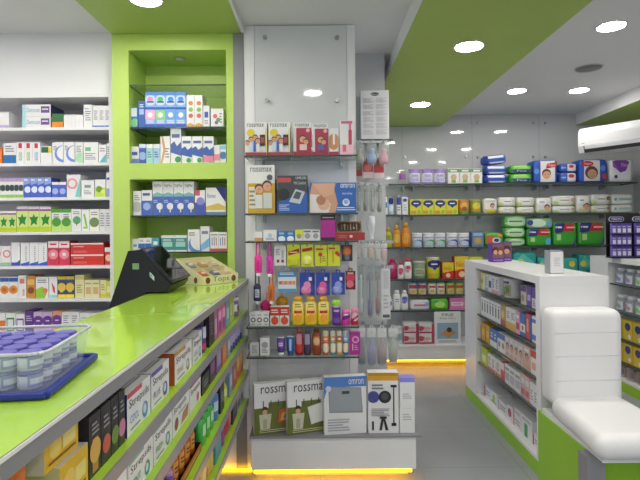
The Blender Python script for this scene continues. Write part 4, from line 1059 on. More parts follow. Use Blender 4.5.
hang_row([B_('clear bag with dark feeding bottle', 357.5, 366, 328, 366, '#8a8a94', 'bottle', header='#d8d4d8'), B_('clear bag with violet feeding bottle', 367, 376.5, 328, 366, '#a8a4cc', 'bottle', header='#dcdcdc'), B_('clear bag with rosy feeding bottle', 377, 387, 328, 366, '#b8a4a4', 'bottle', header='#dcdcdc'), B_('clear bag with pale feeding bottle', 388, 398, 328, 364, '#c0c0b8', 'bottle', header='#d8d8d8')], 3.28, hr + 'rail of bottle bags', 'bottle bag rail', RY - .004)
# cloth bib, small wall shelf with tall carton
x, z = at(371, 216, 3.26); t = thing('white_bib', 'crumpled white cloth bib hanging over the small white bags', 'bib', (x, 3.262, Z(239, 3.26, 371)))
b = MB(); n_ = 12; rows_ = 10; hh = z - Z(239, 3.26, 371); vs = []
for j in range(rows_ + 1):
    ww = .014 + .014 * math.sin(PI * min(1, (1 - j / rows_) * 1.2 + .1))
    for k in range(n_):
        a = 2 * PI * k / n_; rr = ww * (1 + .25 * math.cos(3 * a + j * .6))
        vs.append((rr * math.cos(a), rr * .55 * math.sin(a), hh * j / rows_))
b.add(vs, [(j * n_ + k, j * n_ + (k + 1) % n_, (j + 1) * n_ + (k + 1) % n_, (j + 1) * n_ + k) for j in range(rows_) for k in range(n_)], '#dcdde2/m', True); b.build('cloth', t)
b = MB(); b.tube([(0, 0, hh * .9), (0, .06, hh + .02), (0, .1, hh + .02)], .002, 'steel', 6); b.build('loop', t)
zc = Z(141, 3.42, 376); xa, xb = X(361.5, 3.36, 120), X(389.5, 3.36, 120)
glass_shelf(xa - .03, xb + .02, 3.34, 3.498, zc, 'small clear shelf on grey pillar under the tall white carton', (), .006)
chi = (WH, [C(.5, .925, .036, '#2b3158', 2.4), T('chicco', .36, .905, .64, .942, WH)] + [L(.08, .1 + .13 * i, .46, .2 + .13 * i, 4, '#c0c2c8') for i in range(6)] + [L(.54, .1 + .13 * i, .92, .2 + .13 * i, 4, '#c0c2c8') for i in range(6)])
place('box', 'tall_carton', '', xb - xa, .11, Z(90, 3.36, 376) - zc - .002, '#dedee0', chi[1], {}, ((xa + xb) / 2, 3.42, zc + .001), -.05, 'tall white carton with dark blue oval logo on pillar beside partition', 'box', None)

# ---- back wall
tin = lambda c: ('#dadae2', [R(0, .78, 1, 1, '#a08ac8'), C(.5, .45, .28, '#c8c4e4'), T('NAN', .3, .5, .7, .68, '#5a4a9a'), R(.0, 0, 1, .12, '#8a7ac0'), L(.25, .2, .75, .38, 2, '#9a92c0')])
gb = ('#dcdcdc', [R(0, .74, 1, .96, '#6aa04a'), R(.2, .8, .8, .9, WH), C(.5, .42, .2, '#c8a888'), R(.3, .05, .7, .25, '#8ab85a')])
blu = ('#2b50b0', [R(.12, .62, .85, .88, '#e4e8f2'), R(.12, .08, .92, .24, '#dfe4f0'), R(.8, .66, .95, .92, '#3f7fd8'), P([(.05, .0), (.16, .0), (.12, 1), (.02, 1)], '#1f3f94')])
gpk = ('#4fa83a', [R(.05, .06, .95, .48, '#3a3f80'), P([(.1, .5), (.9, .5), (.7, .9), (.2, .9)], '#8fd05a'), T('Fine', .3, .18, .72, .4, '#c8c8e8')])
hug = ('#2f55b4', [R(.28, .04, 1, .96, '#e2dfdc'), P([(.5, .62), (.97, .7), (.97, .9), (.55, .84)], '#c02a38'), T('Huggies', .58, .7, .93, .83, WH)] + face(.52, .36, .22) + [C(.12, .5, .12, '#5a8ad8'), R(.04, .0, .96, .05, '#2f55b4')])
hug2 = ('#2f55b4', [R(.16, .06, .72, .95, '#dcd6d2'), C(.28, .8, .12, '#c02a38', 2.2), T('Huggies', .16, .74, .42, .86, WH), C(.42, .42, .28, '#5a3a30'), C(.44, .36, .2, '#c89a80'), C(.38, .4, .02, HA), C(.5, .4, .02, HA), R(.36, .25, .52, .28, '#a85a5a'), C(.82, .6, .12, '#5a8ad8'), C(.88, .25, .12, '#c0485a')])
sm = ('#3f60b8', [R(.38, .1, .9, .9, '#dfdce0'), C(.62, .62, .18, '#c84050', 1.6), R(.05, .4, .3, .55, '#8aa8e8')])
prp = ('#e0dfe4', [P([(.1, .98), (.9, .98), (.7, .5), (.45, .42), (.15, .7)], '#7a3fa0'), P([(.1, .98), (.4, .5), (.12, .68)], '#9a5ab8'), T('Fine', .5, .68, .8, .84, '#d8c0e8'), C(.25, .24, .08, '#3a3a80')])
RB = 'from pillar on top back wall shelf'
B1 = [
    ('clear cup with purple butterfly', 'bottle', 398, 407, 169.5, ('plastic_clear', [R(.1, .3, .9, .7, '#9a5aa8'), C(.5, .75, .1, '#c06aa8')]), {'shape': 'tub', 'cap': 'plastic_clear', 'name': 'clear_tub', 'cat': 'tub'}),
    ('white and violet formula tin', 'can', 409, 447, 168.3, tin(0), {'n': 3, 'lid': '#a898cc', 'lid_h': .1, 'name': 'formula_tin'}),
    ('white carton with green label and teddy', 'box', 448, 482.5, 168.5, gb, {'n': 3}),
    ('blue and white cotton roll pack', 'soft', 484.5, 508.5, 174.2, blu, {'d': .16, 'n': 1, 'name': 'cotton_pack'}),
    ('blue and white cotton roll pack', 'soft', 484.5, 508.5, 165.2, blu, {'d': .16, 'on': 1, 'name': 'cotton_pack'}),
    ('topmost tilted blue and white cotton pack', 'soft', 484.5, 508, 155.5, blu, {'d': .16, 'on': 1, 'name': 'cotton_pack'}),
    ('green and navy soft pack', 'soft', 510, 533.5, 173.5, gpk, {'d': .16}),
    ('green and navy soft pack', 'soft', 510, 533.5, 164.5, gpk, {'d': .16, 'on': 1}),
    ('large blue diaper pack with baby face', 'soft', 534.5, 560, 159.5, hug, {'d': .2, 'n': 1, 'name': 'diaper_pack', 'back': .03}),
    ('small blue pack with red oval', 'soft', 561, 578, 172, sm, {'d': .14}),
    ('small blue pack with red oval', 'soft', 561, 578, 163, sm, {'d': .14, 'on': 1}),
    ('large blue diaper pack with smiling toddler', 'soft', 579, 608.5, 159, hug2, {'d': .2, 'name': 'diaper_pack'}),
    ('white pack with purple wave', 'soft', 610, 633, 159.5, prp, {'d': .18, 'name': 'diaper_pack'}),
]
row(B1, 5.17, BZ[0], 'top back wall shelf', RB, jit=0)
for o in COL.objects:
    if o.get('label', '').startswith('topmost tilted'): o.rotation_euler = (0, -.10, .1); o.location.z += .013
yc = ('#d4d030', [C(.42, .74, .2, '#26307e', 1.3), C(.62, .74, .2, '#26307e', 1.3), P([(.12, .74), (.92, .74), (.52, .42)], '#26307e'), L(.3, .66, .72, .8, 1, WH), C(.75, .18, .12, '#8fc03a'), R(.05, .06, .5, .26, '#c89a3a')])
wip = lambda c, c2: ('#d9dad4', [P([(.0, .0), (.3, 0), (.2, .4), (0, .5)], c), P([(.7, 0), (1, 0), (1, .5)], c), C(.5, .5, .3, '#e6e6e4', 1.5), L(.3, .45, .7, .65, 1, '#7a8a7a'), C(.86, .6, .2, c2)])
wt = ('#dcdbd4', [R(0, 0, 1, .25, '#b8c88a')] + face(.68, .35, .2) + [C(.35, .7, .22, '#e8e8e6', 1.4), L(.2, .65, .5, .78, 1, '#6a8ab0')])
B2 = [
    ('white bottle with blue label', 'bottle', 383.5, 388, 197, (WH, [R(.1, .4, .9, .7, '#5a7fc0')]), {'shape': 'straight', 'cap': WH}),
    ('pale blue bottle with navy label', 'bottle', 388.3, 394, 196.5, ('#b8cbe6', [C(.5, .75, .18, NV), R(.1, .2, .9, .5, '#d8e2f0')]), {'shape': 'round', 'cap': '#7f9fd8'}),
    ('white pump bottle with navy heart', 'bottle', 396.5, 401.5, 195.5, (WH, [C(.5, .7, .2, '#3a4a9a'), L(.2, .2, .8, .45, 2)]), {'shape': 'pump', 'cap': '#d8dce8'}),
    ('white carton with navy heart', 'box', 402.3, 408, 197, (WH, [C(.5, .82, .1, '#3a4a9a', 1.2), L(.2, .2, .8, .6, 3, '#a8b4d0')]), {'d': .05}),
    ('yellow cereal carton with navy heart', 'box', 410, 458.3, 199.3, yc, {'n': 4}),
    ('orange tin with green bear', 'can', 459, 470.5, 199.5, ('#c87a2c', [C(.5, .6, .26, '#e0b05a'), C(.5, .4, .16, '#8a5a2a'), R(0, .0, 1, .2, '#6a9a3a')]), {'lid': '#c8a060', 'lid_h': .07}),
    ('green tin with yellow picture', 'can', 471.3, 482.5, 199.5, ('#7a9a34', [C(.5, .6, .26, '#d8c84a'), R(.15, .2, .85, .4, '#c88a3a'), R(0, 0, 1, .12, '#4a7a2a')]), {'lid': '#b8b878', 'lid_h': .07}),
    ('white pouch with yellow foot and baby', 'soft', 483.5, 498, 198, ('#dedcd6', [R(.08, .04, .92, .3, '#d8cc4a'), R(.15, .75, .85, .88, '#c0c8b0')] + face(.62, .5, .16)), {'d': .12}),
    ('white wipes pack with lime corner', 'soft', 499, 516.5, 206.8, wip('#c4d070', '#c8d0c0'), {'d': .14, 'name': 'wipes_pack'}),
    ('white wipes pack with lime corner', 'soft', 517.3, 535.5, 206.8, wip('#c4d070', '#c8d0c0'), {'d': .14, 'name': 'wipes_pack'}),
    ('white wipes pack with lime corner', 'soft', 499, 516.5, 197, wip('#c4d070', '#c8d0c0'), {'d': .14, 'on': 1, 'name': 'wipes_pack'}),
    ('white wipes pack with lime corner', 'soft', 517.3, 535.5, 197, wip('#c4d070', '#c8d0c0'), {'d': .14, 'on': 1, 'name': 'wipes_pack'}),
    ('taller wipes pack with baby portrait', 'soft', 536.3, 552.5, 197.5, wt, {'d': .14, 'name': 'wipes_pack'}),
    ('white wipes pack with faint leaf print', 'soft', 553, 576.5, 206, wip('#a8c088', '#c89a90'), {'d': .14, 'name': 'wipes_pack'}),
    ('white wipes pack with faint leaf print', 'soft', 553, 576.5, 195.5, wip('#a8c088', '#c89a90'), {'d': .14, 'on': 1, 'name': 'wipes_pack'}),
    ('narrow wipes pack with two babies', 'soft', 577, 591, 195, wt, {'d': .14, 'name': 'wipes_pack'}),
    ('white wipes pack with green hill', 'soft', 591.5, 611.5, 205, wip('#b0c878', '#8a6a5a'), {'d': .14, 'name': 'wipes_pack'}),
    ('plain white wipes pack with teal print', 'soft', 612.2, 634, 204.5, ('#d9dcd8', [C(.15, .5, .14, '#6aa8a0'), L(.3, .4, .9, .65, 2, '#6aa8a0')]), {'d': .14, 'name': 'wipes_pack'}),
    ('white wipes pack with green hill', 'soft', 591.5, 611.5, 194, wip('#b0c878', '#8a6a5a'), {'d': .14, 'on': 1, 'name': 'wipes_pack'}),
    ('plain white wipes pack with teal print', 'soft', 612.2, 634, 194, ('#d9dcd8', [C(.15, .5, .14, '#6aa8a0'), L(.3, .4, .9, .65, 2, '#6aa8a0')]), {'d': .14, 'on': 1, 'name': 'wipes_pack'}),
]
row(B2, 5.17, BZ[1], 'second back wall shelf', 'from pillar on second back wall shelf', jit=0)
wc = lambda c: ('#d6d9de', [C(.55, .34, .3, c, 1.5), C(.45, .3, .2, '#b8c8d8', 1.6), R(.1, .72, .9, .84, '#9aa8c0')])
dp = ('#3fa034', [R(0, .62, 1, .97, '#b82c34'), P([(0, .97), (.5, .97), (.38, .6), (.1, .55), (0, .6)], '#2c2f78'), L(.08, .72, .34, .88, 1, WH), L(.55, .72, .92, .86, 1, '#f0c0c0'), R(.12, .24, .3, .5, '#a8dc90'), P([(.78, .02), (.97, .02), (.97, .4)], '#5a5a9a')])
dp2 = ('#3fa034', [R(0, .62, 1, .97, '#b82c34'), P([(0, .97), (.5, .97), (.38, .6), (.1, .55), (0, .6)], '#2c2f78'), L(.08, .72, .34, .88, 1, WH), L(.55, .72, .92, .86, 1, '#f0c0c0'), R(.12, .24, .3, .5, '#a8dc90'), C(.86, .26, .2, '#5ab0d8')])
gw = ('#5fae5a', [C(.5, .5, .42, '#b8d8b0', 2.2), L(.2, .4, .8, .66, 1, '#3a7a4a'), R(.85, .3, .95, .7, '#9ac0d8')])
B3 = [
    ('yellow oil bottle half hidden by white bags', 'bottle', 374.5, 384, 230, ('#c9a02a', [R(.15, .25, .85, .6, '#d8b84a')]), {'shape': 'shampoo', 'cap': '#c89a2a'}),
    ('lime yellow oil bottle', 'bottle', 384.5, 392.5, 227.5, ('#b9b02c', [R(.15, .25, .85, .6, '#8aa03a')]), {'shape': 'round', 'cap': '#c8a02a'}),
    ('orange oil bottle with round shoulder', 'bottle', 393, 401, 225, ('#d08a20', [C(.5, .4, .2, '#e0b84a')]), {'shape': 'round', 'cap': '#d8a82a'}),
    ('tallest orange oil bottle', 'bottle', 401.3, 411, 222.5, ('#d07e1c', [C(.5, .36, .22, '#e0a03a')]), {'shape': 'round', 'cap': '#d89a2a'}),
    ('white tin with sky blue wave', 'can', 412.5, 423.3, 233, wc('#4a7fc0'), {'name': 'formula_tin'}),
    ('white tin with green wave', 'can', 424, 446.8, 233, wc('#4a9a5a'), {'n': 2, 'name': 'formula_tin'}),
    ('white tin with deep blue wave', 'can', 447.5, 471, 233, wc('#3348a8'), {'n': 2, 'name': 'formula_tin'}),
    ('blue grey carton with brown picture', 'box', 472, 484, 231.5, ('#5a78a8', [R(.1, .1, .9, .62, '#8a8a7a'), C(.5, .4, .2, '#b89a5a'), R(.1, .72, .9, .9, '#9ab0d0')])),
    ('green pack with orange and purple oval', 'soft', 484.8, 504.5, 232.5, ('#4fa83a', [R(.05, .2, .45, .8, '#c85a3a'), C(.6, .45, .2, '#e0e0ea', 1.5), C(.6, .45, .13, '#3a2f86', 1.5), R(.66, .7, .95, .9, '#d88a3a')]), {'d': .16}),
    ('green and silver wipes pack', 'soft', 505.5, 526, 238, gw, {'d': .14, 'name': 'wipes_pack'}),
    ('green and silver wipes pack', 'soft', 505, 526, 227.5, gw, {'d': .14, 'on': 1, 'name': 'wipes_pack'}),
    ('topmost silver wipes pack of three', 'soft', 504.5, 527, 215.8, gw, {'d': .14, 'on': 1, 'name': 'wipes_pack'}),
    ('green diaper pack with blue baby corner', 'soft', 527.2, 552.5, 228.5, dp2, {'d': .18, 'n': 1, 'name': 'diaper_pack'}),
    ('pale green wipes pack lying flat', 'soft', 527, 554, 218, ('#7fb886', [C(.4, .5, .4, '#c8dcc8', 2), C(.12, .55, .26, '#2c3f8a'), C(.85, .4, .25, '#6aa0d8')]), {'d': .14, 'on': 1, 'name': 'wipes_pack'}),
    ('green diaper pack with red top', 'soft', 553.5, 577.5, 222.5, dp, {'d': .18, 'name': 'diaper_pack'}),
    ('white edged green diaper pack', 'soft', 578.5, 606, 222, ('#3fa034', [R(0, 0, .05, 1, WH)] + dp[1]), {'d': .18, 'name': 'diaper_pack'}),
]
row(B3, 5.17, BZ[2], 'third back wall shelf', 'from pillar on third back wall shelf', jit=0)
nid = lambda: ('#c02f26', [P([(0, .35), (1, .5), (1, 1), (0, 1)], '#d8c02c'), T('Nido', .12, .52, .8, .76, '#b02a24'), C(.5, .2, .14, '#e0c8a0')])
tea = ('#2f9c9a', [P([(0, .6), (.4, .95), (.9, .6), (.6, .4)], '#5ac0b4'), C(.3, .6, .14, '#d8d060'), R(.55, .1, .95, .35, '#2a6aa8')])
B4 = [
    ('half hidden magenta bottle', 'bottle', 381, 387.5, 262, ('#a02258', []), {'shape': 'round', 'cap': '#c03a70'}),
    ('dark magenta bottle', 'bottle', 388, 397.5, 258.5, ('#a81f5c', [C(.5, .5, .25, '#c84a84')]), {'shape': 'rounded', 'cap': '#b8306a'}),
    ('small white bottle with red cap', 'bottle', 398, 404, 262, (WH, [C(.5, .45, .2, '#c84a6a')]), {'shape': 'rounded', 'cap': '#c83a5a'}),
    ('tall white bottle with red cap', 'bottle', 404.3, 412, 258.3, (WH, [C(.5, .45, .2, '#c84a6a')]), {'shape': 'rounded', 'cap': '#c83a4a'}),
    ('sage green tin with grey label', 'can', 413.5, 427, 261.3, ('#7f8f74', [R(.1, .2, .9, .7, '#a8b49a'), L(.2, .3, .8, .6, 3, '#5a6a54')]), {'lid': '#b8bcb0'}),
    ('large yellow tin with navy heart', 'can', 427.5, 441.5, 257.5, ('#cfc92c', yc[1]), {'lid': '#d8d8d4', 'lid_h': .06, 'name': 'formula_tin'}),
    ('low red and yellow milk carton', 'box', 442.5, 454, 262.5, nid()),
    ('tall red and yellow milk carton', 'box', 454.5, 469, 256.5, nid()),
    ('wide lime yellow carton', 'box', 469.5, 483, 257, ('#cfd030', [R(.1, .2, .9, .6, '#c03a2a')])),
    ('green carton behind shelf island', 'box', 484, 498, 262, ('#4a9a4a', [R(.1, .3, .9, .7, '#b8d8a0')])),
    ('teal diaper pack with yellow dot', 'soft', 513.5, 537.5, 252.3, tea, {'d': .18, 'name': 'diaper_pack'}),
    ('low teal diaper pack', 'soft', 538, 551, 257.5, tea, {'d': .18, 'name': 'diaper_pack'}),
    ('teal diaper pack with brown foot', 'soft', 562, 579, 258, ('#3fa39c', [R(.05, .05, .95, .3, '#a8705a'), C(.6, .7, .16, '#d8c84a')]), {'d': .18, 'name': 'diaper_pack'}),
    ('bright teal diaper pack', 'soft', 579.5, 593, 254.5, tea, {'d': .18, 'name': 'diaper_pack'}),
]
row(B4, 5.17, BZ[3], 'fourth back wall shelf', 'from pillar on fourth back wall shelf', jit=0)
lt = lambda a, b_: (a, [R(0, .55, 1, .92, b_), C(.5, .3, .16, '#c8a060'), R(.15, .62, .85, .8, '#c83040')])
B5 = [
    ('little blue tin with red label', 'can', 409, 427.5, 282.8, lt('#d8c898', '#3f68a8'), {'n': 2, 'lid': '#5a7ab0', 'lid_h': .1}),
    ('little white tin with red label', 'can', 428.5, 446, 282.8, lt('#d8d4c8', '#d8d8d8'), {'n': 2, 'lid': '#6a9a5a', 'lid_h': .1}),
    ('little yellow tin with red label', 'can', 447, 464.5, 282.8, lt('#c8c078', '#7aa84a'), {'n': 2, 'lid': '#7aa84a', 'lid_h': .1}),
]
row(B5, 5.17, BZ[4], 'row of six little tins', 'from pillar on narrow glass shelf')
B6 = [
    ('small white lotion bottle with violet drop', 'bottle', 386.5, 393, 297, (WH, [C(.5, .5, .2, '#6a5ac0')]), {'shape': 'rounded', 'cap': WH}),
    ('white lotion bottle with blue script', 'bottle', 393.5, 401, 290.5, (WH, [L(.2, .4, .8, .6, 2, '#6a8ac0')]), {'shape': 'rounded', 'cap': WH}),
    ('white lotion bottle with violet drop', 'bottle', 401.4, 408.5, 290.5, (WH, [C(.5, .5, .2, '#5a5ac8')]), {'shape': 'rounded', 'cap': WH}),
    ('white wipes pack with red script', 'soft', 410, 430.3, 300, ('#dcdce0', [L(.2, .35, .8, .65, 1, '#c84a5a'), C(.85, .6, .2, '#8aa8e0')]), {'d': .12, 'name': 'wipes_pack'}),
    ('bright green wipes pack', 'soft', 431, 449, 299, ('#5fb82c', [C(.35, .6, .26, '#2f5fa0'), C(.5, .5, .3, '#a8dc6a', 1.6)]), {'d': .12, 'name': 'wipes_pack'}),
    ('pink carton with white band', 'box', 449.8, 465, 298, ('#d87ab4', [R(.1, .35, .9, .65, '#ecd0e0'), L(.2, .42, .8, .58, 1, '#a83a7a')])),
]
row(B6, 5.17, BZ[5], 'lowest back wall shelf', 'from pillar on lowest back wall shelf')
bb = ('#d9d4d6', [R(0, 0, 1, .16, '#a82c48'), R(.86, 0, 1, 1, '#b83a56'), C(.14, .5, .26, '#c04058'), T('Bebe', .3, .4, .78, .7, '#a83048'), L(.3, .2, .7, .32, 1, '#b08a92')])
B7 = [
    ('white tin with grey label', 'can', 394.5, 403.3, 327, ('#cfd0d2', [R(.1, .25, .9, .7, '#9aa4b0')]), {'lid': '#c8c8cc'}),
    ('white and crimson carton', 'box', 404, 418, 333.2, bb, {'d': .14}),
    ('white and crimson carton', 'box', 419, 434, 333.4, bb, {'d': .14}),
    ('white and crimson carton', 'box', 404, 418, 323.4, bb, {'d': .14, 'on': 1}),
    ('white and crimson carton', 'box', 419, 434, 323.6, bb, {'d': .14, 'on': 1}),
]
row(B7, 5.12, bz1, 'low cabinet under back wall shelves', 'from pillar on low back cabinet')
x0, zt_ = at(434.5, 312, 5.11); x1 = X(461, 5.11, 330)
place('box', 'poster_stand', '', x1 - x0, .018, zt_ - bz1 - .001, '#dadbdd', [T('FINE', .28, .86, .74, .95, '#3a4a5a'), T('Baby Care', .2, .76, .8, .83, '#5a6a7a'), R(.1, .16, .9, .66, '#8aa8c0'), P([(.2, .3), (.55, .2), (.85, .34), (.5, .5)], '#b88a60'), C(.56, .44, .08, '#4a3428', 1), L(.15, .04, .85, .12, 2, '#8a9aa8')], {}, ((x0 + x1) / 2, 5.125, bz1 + .001), .02, 'white display board with dark lettering and still life picture on low cabinet', 'display board', None)

# ---- free-standing shelf island: fronts face the aisle
PXG = GX0 + .03
zy = lambda px: (PXG) * 500 / (px - 318)     # photo column -> distance along the unit
def G(look, kind, p0, p1, h, ds, o=None):    # far end (small column) to bench end
    return (look, kind, zy(p1), zy(p0), h * 1.12, ds, o or {})
wb = lambda c, t_=False: (WH, [R(0, .0, 1, .2, c), L(.25, .3, .75, .85, 5, '#6a6a72')])
pho = lambda c: (c, face(.5, .5, .2) + [R(.1, .78, .9, .92, WH), R(.2, .08, .8, .26, '#d8a8a0')])
G1 = [
    ('yellow and white carton', 'box', 480.5, 484.6, .115, ('#dcd44a', [R(.5, 0, 1, 1, WH), C(.3, .5, .14, '#8a7a20')])),
    ('white carton with lilac edge', 'box', 485, 487.6, .115, wb(LV)),
    ('white carton with navy square', 'box', 488, 491, .115, (WH, [R(.1, .25, .9, .65, '#3a4a9a')])),
    ('white carton with pink print', 'box', 491.3, 498, .115, wb('#d8a0a8'), {'n': 2}),
    ('large white tub with fruit label', 'bottle', 500.5, 507.5, .118, ('#dcdcde', [R(0, .1, 1, .7, '#b8a890'), C(.2, .4, .2, '#c84a4a'), C(.45, .35, .2, '#8a4a8a'), C(.7, .42, .2, '#6a9a4a'), R(.1, .74, .9, .88, '#6a5aa0')]), {'shape': 'tub', 'cap': '#e4e4e6', 'd': .125, 'name': 'supplement_tub', 'cat': 'tub'}),
    ('cream and violet pouch', 'box', 520.2, 525.5, .105, ('#cfc4b8', [R(0, .7, 1, 1, PU), C(.4, .35, .2, '#a88a9a')])),
    ('violet carton', 'box', 526.2, 530.5, .11, ('#5f3f9c', [R(.15, .3, .85, .6, '#b8a4d8')])),
    ('violet and white carton', 'box', 531, 536, .11, ('#d4d0dc', [R(0, .5, 1, 1, '#5f3f9c'), L(.2, .1, .8, .4, 3)])),
]
row([G(*g) for g in reversed(G1)], 0, GS[0], 'top island shelf', 'from bench on top island shelf', facing='-x', plane=PXG)
G2 = [
    ('slim white carton with dark print', 'box', 480.5, 499.5, .125, (WH, [R(.3, .25, .7, .75, '#6a625a'), R(.2, .82, .8, .88, '#8a8a90')]), {'n': 7}),
    ('tan and orange carton', 'box', 499.8, 504.6, .125, ('#c89a5a', [R(0, .0, 1, .3, '#a85a4a'), C(.5, .6, .2, '#e0c890')])),
    ('white carton with golden foot', 'box', 505, 514.5, .13, (WH, [R(0, 0, 1, .35, '#d8b04a'), L(.2, .5, .8, .85, 4)]), {'n': 2}),
    ('pink carton', 'box', 514.9, 518.8, .13, ('#dca4c0', [R(.1, .2, .9, .5, '#c03a50'), R(.1, .7, .9, .85, WH)])),
    ('blue and white carton', 'box', 519.2, 524.6, .13, ('#4a68b4', [R(0, .2, 1, .55, WH), C(.5, .38, .12, '#d86a4a')])),
    ('tall red carton with blue edge', 'box', 525, 530.6, .14, ('#c8402c', [R(.7, 0, 1, 1, '#3f58a8'), R(.15, .3, .5, .8, '#e0a08a')])),
    ('white carton with blue bars', 'box', 531, 536, .14, (WH, [R(0, .1, 1, .3, '#4a78c8'), R(0, .75, 1, .9, '#4a78c8')])),
]
row([G(*g) for g in reversed(G2)], 0, GS[1], 'second island shelf', 'from bench on second island shelf', facing='-x', plane=PXG)
G3 = [
    ('golden yellow carton with red edge', 'box', 479.8, 488.5, .12, ('#d2a020', [R(0, 0, .2, 1, '#c04a2a'), R(.3, .3, .9, .7, '#e2c050')]), {'n': 2}),
    ('blue carton with white foot', 'box', 489, 496, .115, ('#4f7cc0', [R(0, 0, 1, .35, WH), L(.2, .5, .8, .85, 2, WH)]), {'n': 2}),
    ('blue topped white carton', 'box', 496.4, 504, .12, (WH, [R(0, .7, 1, 1, '#4f6cb8'), C(.5, .4, .16, '#a88a70')]), {'n': 2}),
    ('white carton with face portrait', 'box', 504.4, 522, .125, pho('#d8d0d0'), {'n': 4}),
    ('peach carton with face portrait', 'box', 522.4, 529, .13, pho('#d8b8a8'), {'n': 1}),
    ('red topped white carton', 'box', 529.4, 536, .13, (WH, [R(0, .7, 1, 1, '#c83a34'), R(.2, .2, .8, .5, '#d8a090')])),
]
row([G(*g) for g in reversed(G3)], 0, GS[2], 'third island shelf', 'from bench on third island shelf', facing='-x', plane=PXG)
G4 = [
    ('lime carton', 'box', 479.8, 486, .12, ('#b4c63a', [R(.2, .2, .8, .6, '#e0e4a0')])),
    ('white carton with pink foot', 'box', 486.4, 494, .105, wb('#d87a9a'), {'n': 2}),
    ('white carton with orange foot', 'box', 494.4, 499, .105, wb('#d8844a')),
    ('rose carton with white top', 'box', 499.4, 503, .11, ('#c85a6a', [R(0, .6, 1, 1, WH)])),
    ('white carton with grey landscape', 'box', 503.4, 519, .12, (WH, [R(.1, .2, .9, .6, '#b8b8c4'), R(.1, .72, .9, .85, '#8aa89a')]), {'n': 3}),
    ('pale pink carton', 'box', 519.4, 528, .13, ('#dcb4b4', [R(.1, .6, .9, .85, WH), R(.1, .15, .9, .4, '#c86a6a')]), {'n': 2}),
    ('plain white carton', 'box', 528.4, 536, .12, (WH, [L(.2, .2, .8, .7, 4)]), {'n': 2}),
]
row([G(*g) for g in reversed(G4)], 0, GS[3], 'fourth island shelf', 'from bench on fourth island shelf', facing='-x', plane=PXG)
flat = lambda c: (WH, [R(0, 0, .2, 1, c), L(.3, .25, .9, .75, 2)])
G5 = [
    ('white carton with crimson end', 'box', 480.5, 486, .075, flat('#b8304a')),
    ('white carton with lime spot', 'box', 486.3, 493, .085, (WH, [C(.5, .5, .3, '#a8c83a'), L(.1, .1, .9, .3, 1)])),
    ('flat white carton with grey print', 'box', 493.4, 502, .07, flat('#b8b8c0'), {'d': .2}),
    ('white carton with magenta mark', 'box', 502.4, 508, .09, (WH, [C(.5, .55, .3, '#b83a6a')])),
    ('flat white carton with rose edge', 'box', 508.4, 516, .07, flat('#d87a90'), {'d': .2}),
    ('flat white carton with green band', 'box', 516.4, 527, .075, (WH, [R(.3, 0, .6, 1, '#3a9a5a')]), {'d': .22}),
    ('flat white carton with magenta end', 'box', 527.4, 535.5, .06, flat('#c04a90'), {'d': .2}),
    ('flat white carton with rose edge', 'box', 508.4, 516, .04, flat('#d87a90'), {'d': .2, 'on': 1}),
    ('flat white carton', 'box', 516.4, 527, .04, (WH, [L(.1, .3, .9, .7, 2)]), {'d': .2, 'on': 1}),
]
G5 = [G(*g) for g in G5]
row(list(reversed([g for g in G5 if not g[6].get('on')])) + [g for g in G5 if g[6].get('on')], 0, .105, 'bottom of the island', 'from bench on island bottom board', facing='-x', plane=PXG + .02)
# things standing on the island
x0, z_ = at(490.5, 265.5, 4.0); x1 = X(503.5, 4.0)
wig = ('#5f2f94', [R(.06, .2, .94, .95, '#7a5a6a'), C(.3, .6, .2, '#4a2a20'), C(.3, .52, .12, SK), C(.68, .6, .2, '#7a4a2a'), C(.68, .5, .12, SK), L(.1, .06, .9, .14, 1, '#c8a8e0')])
place('box', 'hair_dye_carton', '', x1 - x0, .06, .15, '#5f2f94', wig[1], {}, ((x0 + x1) / 2, 4.02, GH + .001), .15, 'purple carton with two women, nearer of two on shelf island', 'box', 'purple cartons on the island')
x0 = X(502, 4.08); x1 = X(511, 4.08)
place('box', 'hair_dye_carton', '', x1 - x0, .06, .16, '#5f2f94', [R(.06, .2, .94, .95, '#7a5a6a'), C(.5, .6, .2, '#4a2a20'), C(.5, .5, .13, SK), L(.1, .06, .9, .14, 1, '#c8a8e0')], {}, ((x0 + x1) / 2 + .01, 4.11, GH + .001), -.3, 'purple carton with one woman, standing behind other on shelf island', 'box', 'purple cartons on the island')
x0, z_ = at(549, 276, 3.0); x1 = X(564, 3.0, 276); w = (x1 - x0) / 2
t = thing('card_holder', 'white leaflet stand with curved steel sides on the shelf island', 'leaflet stand', ((x0 + x1) / 2, 3.03, GH + .001), .15)
hh = Z(250.5, 3.0, 556) - GH
b = MB(); b.rbox(-w + .003, w - .003, -.03, .024, .003, hh - .009, '#e4e4e6', .004, 3); b.decor([L(.25, .3, .75, .7, 5, '#c4c4ca')], lambda u, v, e: ((2 * u - 1) * w * .9, -.03 - e, hh * v), .6); b.build('leaflet_pad', t)
b = MB()
b.prism([(-w, 0), (w, 0), (w, hh), (w - .004, hh), (w - .008, hh * .5), (w - .004, .004), (-w + .004, .004), (-w + .008, hh * .5), (-w + .004, hh), (-w, hh)], 'y', -.026, .026, 'steel'); b.build('steel_sides', t)
b = MB(); b.box(-w + .001, w - .001, -.026, .026, hh - .011, hh, 'steel'); b.build('top_band', t)

